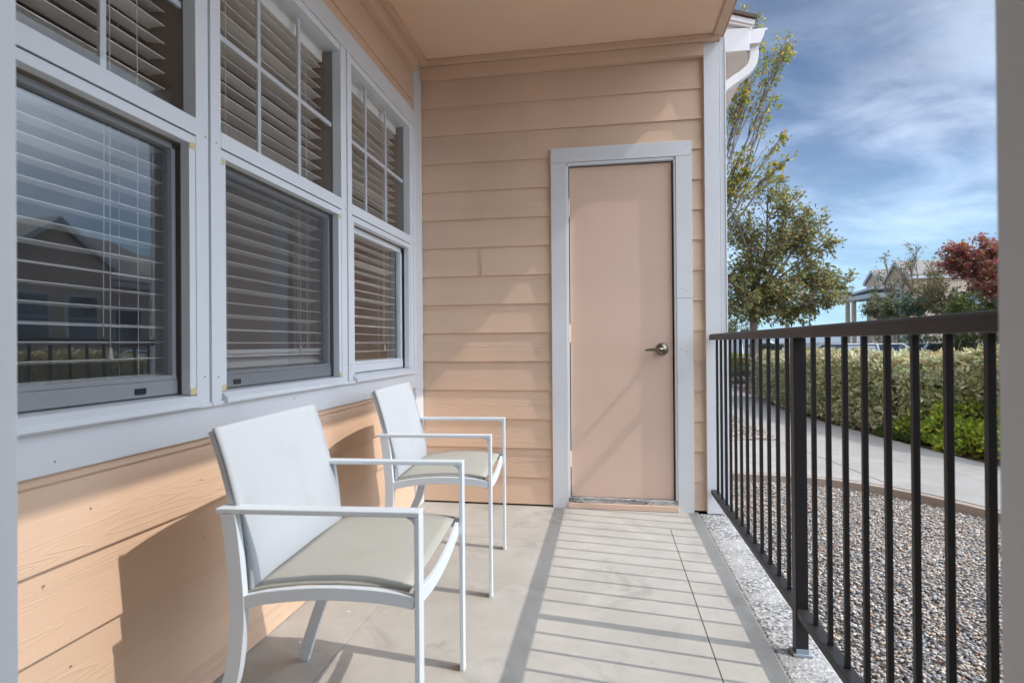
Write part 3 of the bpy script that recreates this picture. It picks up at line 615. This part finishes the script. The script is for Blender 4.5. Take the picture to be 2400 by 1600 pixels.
# ================================================================ FOLIAGE
def unproj(px_, py_, y):
    d = fwd + rgt * ((px_ - 1200) / 1334.25) + upv * ((800 - py_) / 1334.25); t = (y - CAM.y) / d.y; return np.array(CAM + d * t)
def leaves(P, D, size, pal, wr=.42, jit=.5, fold=.25):
    """P points, D rough directions; returns verts, quads, colours"""
    n = len(P); d = D + rng.normal(0, jit, (n, 3)); d /= np.linalg.norm(d, axis=1)[:, None]
    r = rng.normal(0, 1, (n, 3)); s = np.cross(d, r); s /= np.linalg.norm(s, axis=1)[:, None]; nr = np.cross(s, d)
    L_ = (size * rng.uniform(.65, 1.25, n))[:, None]; w = L_ * wr / 2
    V = np.stack([P, P + d * L_ * .5 + s * w + nr * w * fold, P + d * L_, P + d * L_ * .5 - s * w + nr * w * fold], 1).reshape(-1, 3)
    F = (np.array([0, 1, 2, 3])[None] + 4 * np.arange(n)[:, None])
    pal = np.asarray(pal, float); c = pal[rng.integers(0, len(pal), n)] * rng.uniform(.55, 1.35, (n, 1))
    return V, F, np.repeat(c, 4, 0)
def twigs_mesh(name, segs, parent, mat='bark'):
    """segs: list of (p0,p1,r0,r1) -> thin 4-sided tubes in one mesh"""
    A = np.array([s[0] for s in segs]); B = np.array([s[1] for s in segs]); r0 = np.array([s[2] for s in segs])[:, None]; r1 = np.array([s[3] for s in segs])[:, None]
    d = B - A; d /= np.linalg.norm(d, axis=1)[:, None] + 1e-9; ref = np.where(np.abs(d[:, 2:3]) > .9, np.array([[1., 0, 0]]), np.array([[0, 0, 1.]])); a = np.cross(d, ref); a /= np.linalg.norm(a, axis=1)[:, None]; b = np.cross(d, a)
    K = 5; ring = [(math.cos(2 * math.pi * k / K), math.sin(2 * math.pi * k / K)) for k in range(K)]
    V = np.stack([A + (a * c + b * s) * r0 for c, s in ring] + [B + (a * c + b * s) * r1 for c, s in ring], 1).reshape(-1, 3)
    F = np.array([(k, (k + 1) % K, K + (k + 1) % K, K + k) for k in range(K)])[None] + (2 * K * np.arange(len(segs)))[:, None, None]
    return npmesh(name, V, F.reshape(-1, 4), mat, parent, smooth=True)
def curve(p, q, n, wob, up=0.):
    p, q = np.asarray(p, float), np.asarray(q, float); L_ = np.linalg.norm(q - p); pts = [p]
    off = np.zeros(3)
    for i in range(1, n):
        t = i / n; off = off + rng.normal(0, wob * L_ / n, 3); pts.append(p + (q - p) * t + off * (1 - t) * 1.5 + np.array([0, 0, up * L_ * t * (1 - t)]))
    return pts + [q]
def make_tree(name, label, cat, base, fork, clusters, pal, leaf, group=None, tr=.07, jit=.6, twl=9, wr=.42):
    t = thing(name, label, cat, (0, 0, 0), 0, group); segs = []; P = []; D = []
    tk = curve(base, fork, 6, .10); rr = np.linspace(tr, tr * .72, 7)
    for i in range(6): segs.append((tk[i], tk[i + 1], rr[i], rr[i + 1]))
    fork = np.asarray(fork, float)
    tips = []
    for c, rad, nt_ in clusters:
        c = np.asarray(c, float); br = curve(fork if rng.random() < .6 else tk[-2], c, 7, .10, .12)
        r0 = tr * .42 * min(1, .5 + rad); rr = np.linspace(r0, .008, 8)
        for i in range(7): segs.append((br[i], br[i + 1], rr[i], rr[i + 1]))
        for k in range(nt_):
            s = br[rng.integers(4, 8)]; v = rng.normal(0, 1, 3); v /= np.linalg.norm(v); v[2] = v[2] * .85 + .1
            e = c + v * rad * rng.uniform(.35, 1.05) ** .8
            tw = curve(s, e, 4, .14, .05); r_ = np.linspace(.007, .002, 5)
            for i in range(4): segs.append((tw[i], tw[i + 1], r_[i], r_[i + 1]))
            dv = (e - s); dv /= np.linalg.norm(dv) + 1e-6
            for i in range(twl):
                f = rng.uniform(.35, 1.02); j = min(3, int(f * 4)); p = tw[j] + (tw[j + 1] - tw[j]) * (f * 4 - j)
                P.append(p + rng.normal(0, rad * .06 + .012, 3)); D.append(dv + np.array([0, 0, -.35]))
    V, F, c = leaves(np.array(P), np.array(D), leaf, pal, jit=jit, wr=wr)
    twigs_mesh('trunk', segs, t); npmesh('crown', V, F, 'leaf', t, c)
    return t
G1 = [(.18, .20, .07), (.24, .25, .08), (.14, .17, .06), (.34, .29, .09), (.32, .20, .10), (.20, .14, .08), (.28, .30, .12)]
G2 = [(.36, .36, .06), (.26, .31, .06), (.48, .38, .07), (.20, .26, .06), (.52, .32, .06)]
U = unproj
yt = 9.0
cl = [(U(1790, 600, yt), .75, 60), (U(1860, 560, yt), .6, 42), (U(1850, 480, yt - .3), .5, 28), (U(1900, 520, yt), .45, 22), (U(1740, 540, yt + .4), .6, 36), (U(1750, 650, yt), .6, 44), (U(1840, 680, yt - .2), .6, 50),
      (U(1910, 640, yt + .3), .55, 40), (U(1930, 700, yt), .5, 36), (U(1970, 660, yt + .3), .38, 24), (U(1780, 720, yt), .6, 44), (U(1870, 735, yt + .2), .5, 36), (U(1735, 700, yt - .4), .5, 28), (U(1935, 570, yt), .38, 14), (U(1640, 600, yt), .8, 30), (U(1660, 700, yt), .7, 26), (U(1800, 430, yt), .45, 14), (U(1700, 460, yt + .4), .5, 18)]
make_tree('shade_tree', 'dense olive-brown shade tree right of the corner post', 'tree', (4.1, yt, -.5), U(1770, 700, yt), cl, G1, .095, 'trees beyond the path', .10, twl=27)
yl = 7.2
cl = [(U(1770, 130, yl), .36, 16), (U(1830, 120, yl), .30, 15), (U(1845, 100, yl), .22, 8), (U(1750, 210, yl), .40, 20), (U(1800, 250, yl), .30, 12), (U(1730, 250, yl + .2), .30, 14), (U(1735, 360, yl), .28, 10), (U(1825, 330, yl), .22, 9), (U(1815, 400, yl), .25, 9),
      (U(1730, 430, yl), .36, 26), (U(1760, 400, yl), .3, 12), (U(1775, 60, yl), .25, 6), (U(1735, 40, yl), .28, 8), (U(1840, 380, yl), .18, 6), (U(1650, 300, yl), .5, 14), (U(1640, 150, yl), .5, 12)]
make_tree('locust_tree', 'tall thin yellow-green locust tree with sparse top behind the gutter', 'tree', (3.05, yl, -.13), U(1655, 560, yl), cl, G2, .078, 'trees beyond the path', .045, twl=14, jit=.5, wr=.5)
# red maple and the shrubs / small trees in front of the far houses
RED = [(.38, .08, .09), (.46, .11, .12), (.26, .08, .08), (.36, .14, .10), (.26, .17, .11), (.20, .18, .09), (.40, .18, .16)]
ORG = [(.42, .16, .02), (.30, .16, .03), (.35, .08, .02)]
ym = 12.
cl = [(U(2260, 600, ym), .45, 34), (U(2300, 640, ym), .55, 46), (U(2230, 620, ym), .4, 26), (U(2350, 620, ym), .7, 46), (U(2320, 580, ym), .4, 26), (U(2240, 585, ym), .32, 16), (U(2330, 670, ym - .3), .4, 30), (U(2420, 620, ym), .9, 50)]
make_tree('maple_tree', 'red-leaved maple tree above the railing at the right', 'tree', (10.4, ym, -.55), U(2360, 700, ym), cl, RED + ORG[:1], .095, 'trees beyond the path', .08, twl=38)
GR = [(.13, .15, .075), (.17, .18, .10), (.10, .12, .06), (.20, .17, .09)]; GB = [(.10, .15, .10), (.13, .19, .13), (.08, .12, .08)]; GY = [(.12, .16, .03), (.16, .18, .04), (.08, .12, .03)]; BR = [(.15, .12, .06), (.12, .12, .05), (.18, .13, .07)]
for cx, cy, yy, rad, n, pal, lab in ((2105, 735, 18, .42, 40, GR, 'pale grey-green bush in front of the far gabled house'), (2150, 715, 16, .45, 44, GB, 'blue-green bush left of the maple beyond the hedge'), (2215, 705, 15, .62, 56, BR, 'brownish bush below the left edge of the red maple'), (2285, 720, 14, .7, 60, GY, 'bright green bush below the red maple at the right'), (2060, 735, 20, .5, 26, GR, 'low grey-green bush below the porch of the far house'), (1720, 770, 26, .8, 40, GR, 'distant olive bush seen just right of the corner post')):
    c = U(cx, cy, yy); k = yy / 12.
    cl = [(c + rng.normal(0, .35 * rad * k, 3) * np.array([1.3, .8, .8]), rad * k * .7, max(8, n // 5)) for _ in range(6)] + [(c + np.array([0, 0, -.9 * k]), rad * k, n // 3), (c + np.array([.5 * k, 0, -1.1 * k]), rad * k, n // 3)]
    make_tree('bush', lab, 'bush', (c[0], c[1], -.55), c - np.array([0, 0, .5]), cl, pal, .10 * max(1, k * .8), 'bushes beyond the hedge', .04, twl=36)
for cx, cy, yy, lab, pal in ((2090, 660, 22, 'thin pale tree before the gable of the far house', GR + [(.20, .18, .06)]), (2165, 660, 21, 'thin golden-leaved tree before the far house roof', [(.30, .19, .05), (.22, .17, .06), (.17, .17, .08)]), (2140, 640, 22, 'thin grey-barked sapling between the golden tree and the pale tree', GR + [(.30, .10, .06)])):
    c = U(cx, cy, yy); cl = [(c + rng.normal(0, .42, 3), .42, 10) for _ in range(9)]
    make_tree('slender_tree', lab, 'tree', (c[0] + .3, c[1], -.55), c - np.array([0, 0, .9]), cl, pal, .10, 'slender trees by the far house', .05, twl=8)
# trees reflected / seen to the side
cl = [(np.array([9 + rng.normal(0, .8), 3.5 + rng.normal(0, .8), 2.6 + rng.normal(0, .6)]), .6, 26) for _ in range(8)]
# hedge
def hedge(name, label, line, w, ztop, n, pal, leaf, wr, zbot=-.03, hump=.05, toppal=None, cat='hedge', zfar=None):
    t = thing(name, label, cat); P = []; D = []; line = np.array(line, float)
    seg = np.linalg.norm(np.diff(line, axis=0), axis=1); cum = np.r_[0, np.cumsum(seg)]; Lt = cum[-1]
    def pos(s): return np.array([np.interp(s, cum, line[:, 0]), np.interp(s, cum, line[:, 1])])
    S = rng.uniform(0, Lt, n); bx = np.interp(S, cum, line[:, 0]); by = np.interp(S, cum, line[:, 1])
    ii = np.clip(np.searchsorted(cum, S) - 1, 0, len(seg) - 1); tx = np.diff(line[:, 0])[ii] / seg[ii]; ty = np.diff(line[:, 1])[ii] / seg[ii]
    nxv, nyv = -ty, tx      # left of the travel direction = towards the camera side
    zt_ = np.interp(S / Lt, [0, 1], [ztop, ztop if zfar is None else zfar])
    top = zt_ + hump * np.sin(S * 2.3) + hump * .6 * np.sin(S * 5.1 + 1)
    u = rng.uniform(0, 1, n); face = u < .62
    th = rng.uniform(0, 1, n)
    off = np.where(face, w / 2 * (1 + .06 * np.sin(S * 7) * np.cos(th * 9)), rng.uniform(-w / 2, w / 2, n)); zz_ = np.where(face, zbot + (top - zbot) * th ** .85, top)
    # rounded shoulder
    sh = np.clip((zz_ - (top - .16)) / .16, 0, 1); off = np.where(face, off - .13 * sh ** 2, off); zz_ = np.where(~face, top - .12 * (np.abs(off) / (w / 2)) ** 4, zz_)
    dep = rng.exponential(.075, n); off = off - np.where(face, dep, 0); zz_ = zz_ - np.where(face, 0, dep) + rng.normal(0, .012, n)
    P = np.stack([bx + nxv * off, by + nyv * off, zz_], 1) + rng.normal(0, .012, (n, 3))
    D = np.stack([nxv * np.where(face, .8, .1), nyv * np.where(face, .8, .1), np.where(face, .15, .9)], 1)
    pal = np.asarray(pal, float); V, F, c = leaves(P, D, leaf, pal, wr=wr, jit=.65)
    if toppal is not None:
        tp = np.asarray(toppal, float); hi = np.clip((zz_ - (zt_ - .28)) / .3, 0, 1) * .75; sel = rng.uniform(0, 1, n) < hi; cc_ = tp[rng.integers(0, len(tp), n)] * rng.uniform(.8, 1.25, (n, 1)); c = np.where(np.repeat(sel, 4)[:, None], np.repeat(cc_, 4, 0), c)
    npmesh('foliage', V, F, 'leaf', t, c)
    # woody interior: stems and dark core
    segs = []
    for s in np.arange(0, Lt, .10):
        b = pos(s)
        for k in range(3):
            e = b + rng.normal(0, w * .25, 2); segs.append(((b[0] + rng.normal(0, .04), b[1] + rng.normal(0, .04), zbot - .05), (e[0], e[1], (ztop if zfar is None else ztop + (zfar - ztop) * s / Lt) * rng.uniform(.6, .95)), .010, .004))
        if toppal is not None and rng.random() < .35:
            e = b + rng.normal(0, w * .35, 2); zq = ztop if zfar is None else ztop + (zfar - ztop) * s / Lt; z1_ = zq + rng.uniform(.02, .16); segs.append(((e[0], e[1], zq - .2), (e[0] + rng.normal(0, .07), e[1] + rng.normal(0, .07), z1_), .004, .002))
    if toppal is not None: twigs_mesh('woody_stems', segs, t)  # hedge stems and top twigs
    bm = bmesh.new()
    for i in range(len(line) - 1):
        a, b = line[i], line[i + 1]; d = (b - a) / np.linalg.norm(b - a); nn_ = np.array([-d[1], d[0]]); hw = w / 2 - .14
        prism(bm, [tuple(a + nn_ * hw), tuple(b + nn_ * hw), tuple(b - nn_ * hw), tuple(a - nn_ * hw)], 2, max(zbot + .10, .12), (ztop if zfar is None else min(ztop, zfar) - .02) - .16)
    obj('dark_core', bm, 'mulch', t)  # solid block, its dark colour stands for shade between the leaves
    return t
HED = [(.44, .50, .29), (.56, .60, .40), (.34, .41, .22), (.68, .70, .54), (.47, .47, .24), (.22, .28, .12), (.62, .60, .36)]
TOPP = [(.46, .36, .19), (.52, .45, .26), (.38, .36, .19), (.50, .33, .18), (.44, .45, .30)]
hedge('hedge', 'long clipped grey-green hedge beyond the curving path', [(4.33, 8.0), (4.29, 6.8), (4.26, 5.8), (4.35, 4.6), (4.60, 3.4), (5.2, 2.2), (5.85, .8), (6.6, -.8)][::-1], .84, .97, 46000, HED, .070, .40, toppal=TOPP, hump=.03, zfar=.74, zbot=.0)
YG = [(.36, .48, .06), (.50, .58, .07), (.24, .36, .06), (.60, .64, .12), (.16, .26, .06)]
def shrub(name, label, cs, n, pal, leaf):
    t = thing(name, label, 'shrub', (0, 0, 0), 0, 'shrubs at the foot of the hedge'); P = []; D = []; segs = []
    for (cx_, cy_, cz_, rx_, rz_), k in cs:
        v = rng.normal(0, 1, (int(n * k), 3)); v /= np.linalg.norm(v, axis=1)[:, None]; v[:, 2] = np.abs(v[:, 2]) * 1.05 - .15; r = 1 - rng.exponential(.10, len(v))
        lump = 1 + .12 * np.sin(v[:, 0] * 7 + cx_ * 9) * np.sin(v[:, 1] * 6) + .08 * np.sin(v[:, 2] * 11)
        P.append(np.stack([cx_ + v[:, 0] * rx_ * r * lump, cy_ + v[:, 1] * rx_ * r * lump, np.maximum(cz_ + v[:, 2] * rz_ * r * lump, -.05)], 1)); D.append(v + np.array([0, 0, .3]))
        for _ in range(40): e = rng.normal(0, 1, 3); e /= np.linalg.norm(e); segs.append(((cx_, cy_, -.06), (cx_ + e[0] * rx_ * .8, cy_ + e[1] * rx_ * .8, cz_ + abs(e[2]) * rz_ * .8), .006, .002))
    for (q0, _a), (q1, _b) in zip(cs[:-1], cs[1:]): segs.append(((q0[0], q0[1], -.055), (q1[0], q1[1], -.055), .006, .006))
    P = np.concatenate(P); D = np.concatenate(D); V, F, c = leaves(P, D, leaf, pal, wr=.55, jit=.5); npmesh('foliage', V, F, 'leaf', t, c); twigs_mesh('woody_stems', segs, t); return t  # leaves, then the shrub's stems as one mesh
shrub('shrub', 'bright yellow-green shrub at the right in front of the hedge', [((4.70, 2.80, .06, .44, .46), .45), ((4.90, 2.05, .06, .50, .50), .55), ((5.25, 1.2, .05, .50, .45), .35), ((4.52, 2.45, .0, .28, .26), .2), ((4.52, 3.12, .03, .32, .34), .25)], 10500, YG, .05)
shrub('shrub', 'low dark green shrub between the path and the yellow-green shrub', [((4.30, 3.30, -.02, .22, .12), .25), ((4.40, 3.05, -.02, .26, .18), .35)], 5000, [(.08, .13, .04), (.12, .18, .05), (.06, .10, .035)], .04)
hedge('golden_hedge', 'short bright yellow hedge behind the near end of the path', [(3.2, 12.7), (6.8, 12.7)][::-1], .8, .74, 7000, [(.34, .32, .03), (.42, .36, .04), (.22, .24, .04), (.15, .18, .04)], .06, .5, zbot=-.3)
hedge('dark_hedge', 'low dark green hedge under the yellow hedge at the path end', [(3.0, 11.9), (6.2, 11.9)][::-1], .6, .42, 5000, [(.05, .07, .03), (.08, .10, .04), (.12, .12, .05)], .06, .5, zbot=-.3)

# ================================================================ CARS, UTILITY CABINET
def make_car(label, paint_col, loc, rz):
    mn = 'car_paint_' + str(len([k for k in M if k.startswith('car_paint_')])); M[mn] = paint(mn, paint_col, .01, .22, 0., spec=.7)
    t = thing('parked_car', label, 'car', loc, rz, 'parked cars beyond the hedge')
    bm = bmesh.new()
    prof = [(-2.2, .35), (-2.25, .62), (-2.15, .88), (-1.55, .96), (1.15, .93), (2.0, .80), (2.22, .60), (2.2, .32), (1.75, .28), (1.6, .52), (1.15, .52), (1.0, .26), (-1.0, .26), (-1.15, .52), (-1.6, .52), (-1.75, .28)]
    prism(bm, prof, 1, -.88, .88); obj('body', bm, mn, t, .05, seg=3)
    bm = bmesh.new(); lo, hi = [(-1.75, .95), (1.0, .93)], [(-1.25, 1.42), (.25, 1.44)]
    A = [(-1.75, -.82, .94), (1.05, -.82, .92), (1.05, .82, .92), (-1.75, .82, .94)]; B = [(-1.20, -.62, 1.46), (.25, -.62, 1.46), (.25, .62, 1.46), (-1.20, .62, 1.46)]
    a = [bm.verts.new(p) for p in A]; b = [bm.verts.new(p) for p in B]
    for i in range(4): bm.faces.new((a[i], a[(i + 1) % 4], b[(i + 1) % 4], b[i]))
    bm.faces.new(b); bm.faces.new(a); obj('window_band', bm, 'carglass', t, .03)
    bm = bmesh.new(); box(bm, -1.24, .29, -.64, .64, 1.450, 1.485)
    for s in (-1, 1):
        for (xa, za, xb, zb_) in ((1.07, .92, .27, 1.46), (-1.77, .94, -1.22, 1.46), (-.40, .94, -.40, 1.46)):
            tube(bm, [(xa, s * .825, za), (xb, s * .63, zb_)], .035, 6)
    obj('roof_panel', bm, mn, t, .02)
    for x in (-1.38, 1.38):
        for s in (-1, 1):
            bm = bmesh.new(); tube(bm, [(x, s * .70, .32), (x, s * .90, .32)], .32, 24); w = obj('wheel', bm, 'rubber', t, .03)
            bm = bmesh.new(); tube(bm, [(x, s * .89, .32), (x, s * .908, .32)], .20, 16); obj('rim', bm, 'nickel', w, .01)
    for s in (-1, 1):
        bm = bmesh.new(); box(bm, 2.10, 2.235, s * .70 - .14, s * .70 + .14, .60, .73); obj('headlight', bm, 'htrim', t, .03)
        bm = bmesh.new(); box(bm, -2.25, -2.16, s * .72 - .12, s * .72 + .12, .66, .82); obj('tail_light', bm, 'rust', t, .02)
    return t
GZ = -.555
make_car('white parked car seen left of the railing post', (.62, .66, .70), (5.8, 16.5, GZ), R(4)).scale = (1.05, 1.05, 1.16)
make_car('pale silver parked car behind the middle of the hedge', (.50, .54, .58), (8.6, 13.8, GZ), R(8))
make_car('light blue parked car behind the right end of the hedge', (.42, .52, .66), (9.9, 9.6, GZ), R(60))
make_car('light grey parked car between the silver car and the light blue car', (.55, .60, .66), (11.8, 16.2, GZ), R(8))
ub = thing('utility_cabinet', 'dark green utility cabinet standing by the hedge', 'utility box', (4.72, 10.2, -.30))
ub.scale = (.82, .82, 1.0)
bm = bmesh.new(); box(bm, -.36, .36, -.28, .28, 0, 1.18); obj('cabinet', bm, 'green_box', ub, .02)
bm = bmesh.new(); prism(bm, [(-.40, 1.18), (.40, 1.18), (.38, 1.24), (0, 1.27), (-.38, 1.24)], 1, -.32, .32); obj('lid', bm, 'green_box', ub, .01)
bm = bmesh.new(); box(bm, -.33, -.005, -.295, -.281, .08, 1.1); box(bm, .005, .33, -.295, -.281, .08, 1.1); obj('door', bm, 'green_box', ub, .006)

# ================================================================ FAR HOUSES
def gable_block(bmw, bmr, bmt, x0, x1, y0, y1, ze, zr, axis, zb=-.6, oh=.12):
    """walls + gable; ridge along axis (0 = x)."""
    if axis == 0:
        ym_ = (y0 + y1) / 2; prism(bmw, [(y0, zb), (y1, zb), (y1, ze), (ym_, zr), (y0, ze)], 0, x0, x1)
        s = (zr - ze) / (ym_ - y0)
        for sg in (-1, 1):
            e = (ym_ + sg * (ym_ - y0 + oh), ze - s * oh)
            prism(bmr, [(ym_, zr + .05), e, (e[0], e[1] + .12), (ym_, zr + .19)], 0, x0 - oh, x1 + oh)
            prism(bmt, [(ym_, zr + .0), (e[0], e[1] - .04), (e[0], e[1] + .10), (ym_, zr + .18)], 0, x0 - oh - .05, x0 - oh - .005)
            prism(bmt, [(e[0] - .03, e[1] - .10), (e[0] + .03, e[1] - .10), (e[0] + .03, e[1] + .05), (e[0] - .03, e[1] + .05)], 0, x0 - oh, x1 + oh)
    else:
        xm = (x0 + x1) / 2; prism(bmw, [(x0, zb), (x1, zb), (x1, ze), (xm, zr), (x0, ze)], 1, y0, y1)
        s = (zr - ze) / (xm - x0)
        for sg in (-1, 1):
            e = (xm + sg * (xm - x0 + oh), ze - s * oh)
            prism(bmr, [(xm, zr + .05), e, (e[0], e[1] + .12), (xm, zr + .19)], 1, y0 - oh, y1 + oh)
            prism(bmt, [(xm, zr), (e[0], e[1] - .04), (e[0], e[1] + .10), (xm, zr + .18)], 1, y0 - oh - .05, y0 - oh - .005)
            prism(bmt, [(e[0] - .03, e[1] - .10), (e[0] + .03, e[1] - .10), (e[0] + .03, e[1] + .05), (e[0] - .03, e[1] + .05)], 1, y0 - oh, y1 + oh)
def win(parent, x, y, z, w, h, nx_, ny_):
    bm = bmesh.new()
    if nx_: box(bm, x - .04, x + .04, y - w / 2 - .08, y + w / 2 + .08, z - .08, z + h + .08)
    else: box(bm, x - w / 2 - .08, x + w / 2 + .08, y - .04, y + .04, z - .08, z + h + .08)
    f = obj('window', bm, 'htrim', parent, .01); bm = bmesh.new()
    if nx_: box(bm, x - .055, x - .041, y - w / 2, y + w / 2, z, z + h / 2 - .02); box(bm, x - .055, x - .041, y - w / 2, y + w / 2, z + h / 2 + .02, z + h)
    else: box(bm, x - w / 2, x + w / 2, y - .055, y - .041, z, z + h / 2 - .02); box(bm, x - w / 2, x + w / 2, y - .055, y - .041, z + h / 2 + .02, z + h)
    obj('pane', bm, 'carglass', f)
ha = thing('far_house', 'tan gabled house with grey roofs and porch columns beyond the trees', 'house')
bw, br_, bt = bmesh.new(), bmesh.new(), bmesh.new()
gable_block(bw, br_, bt, 17.0, 24, 29.7, 32.1, 4.45, 5.20, 0); gable_block(bw, br_, bt, 17.1, 22, 32.9, 34.9, 4.55, 5.12, 0); gable_block(bw, br_, bt, 18.6, 32, 30.2, 36.5, 4.1, 5.15, 0)
obj('wall', bw, 'hwall', ha); obj('roof', br_, 'roof', ha); obj('roof_trim', bt, 'htrim', ha)
bm = bmesh.new(); prism(bm, [(31.4, 4.05), (35.4, 3.85), (35.4, 3.72), (31.4, 3.92)], 0, 15.9, 17.2); obj('porch_roof', bm, 'htrim', ha)
bm = bmesh.new(); box(bm, 15.9, 17.0, 31.4, 35.3, 3.45, 3.70); obj('porch_beam', bm, 'htrim', ha)
for y in (31.6, 34.2, 35.1):
    bm = bmesh.new(); box(bm, 15.98, 16.20, y - .09, y + .09, .9, 3.45); box(bm, 15.9, 16.28, y - .16, y + .16, -.6, .9); obj('porch_column', bm, 'hwall', ha, .02)
for y, z in ((30.9, 2.9), (33.9, 3.3), (30.9, .6)): win(ha, 16.99, y, z, .7, .9, 1, 0)
for x in (20, 22.5, 25): win(ha, x, 29.69 if x < 24 else 30.19, 2.4, .9, 1.1, 0, 1)
hb = thing('near_apartment', 'tan apartment block with grey gable roof behind the red maple', 'building')
bw, br_, bt = bmesh.new(), bmesh.new(), bmesh.new()
gable_block(bw, br_, bt, 13.2, 21, 2.0, 15.2, 2.95, 4.75, 1); gable_block(bw, br_, bt, 12.4, 17, 7.2, 10.4, 3.15, 4.1, 0); gable_block(bw, br_, bt, 12.6, 17, 13.2, 15.6, 3.3, 4.05, 0)
obj('wall', bw, 'hwall', hb); obj('roof', br_, 'roof', hb); obj('roof_trim', bt, 'htrim', hb)
for y in (8.1, 9.5, 14.4): win(hb, 12.38 if y < 11 else 12.58, y, 1.2, .8, 1.1, 1, 0)
for y in (3.4, 5.4, 11.8): win(hb, 13.18, y, 1.0, .9, 1.2, 1, 0)
# distant low hills
hv = []; hf = []; n = 60
for i in range(n):
    a = R(-70 + 140 * i / (n - 1)); r_ = 900; h = 14 + 10 * math.sin(i * .35) + 5 * math.sin(i * .9)
    hv += [(r_ * math.sin(a), r_ * math.cos(a), -1), (r_ * 1.05 * math.sin(a), r_ * 1.05 * math.cos(a), max(4, h))]
for i in range(n - 1): hf.append((2 * i, 2 * i + 2, 2 * i + 3, 2 * i + 1))
M['hill'] = paint('hill', (.16, .19, .22), .1, 1.); tag(npmesh('hills', hv, hf, 'hill', smooth=True), kind='structure')
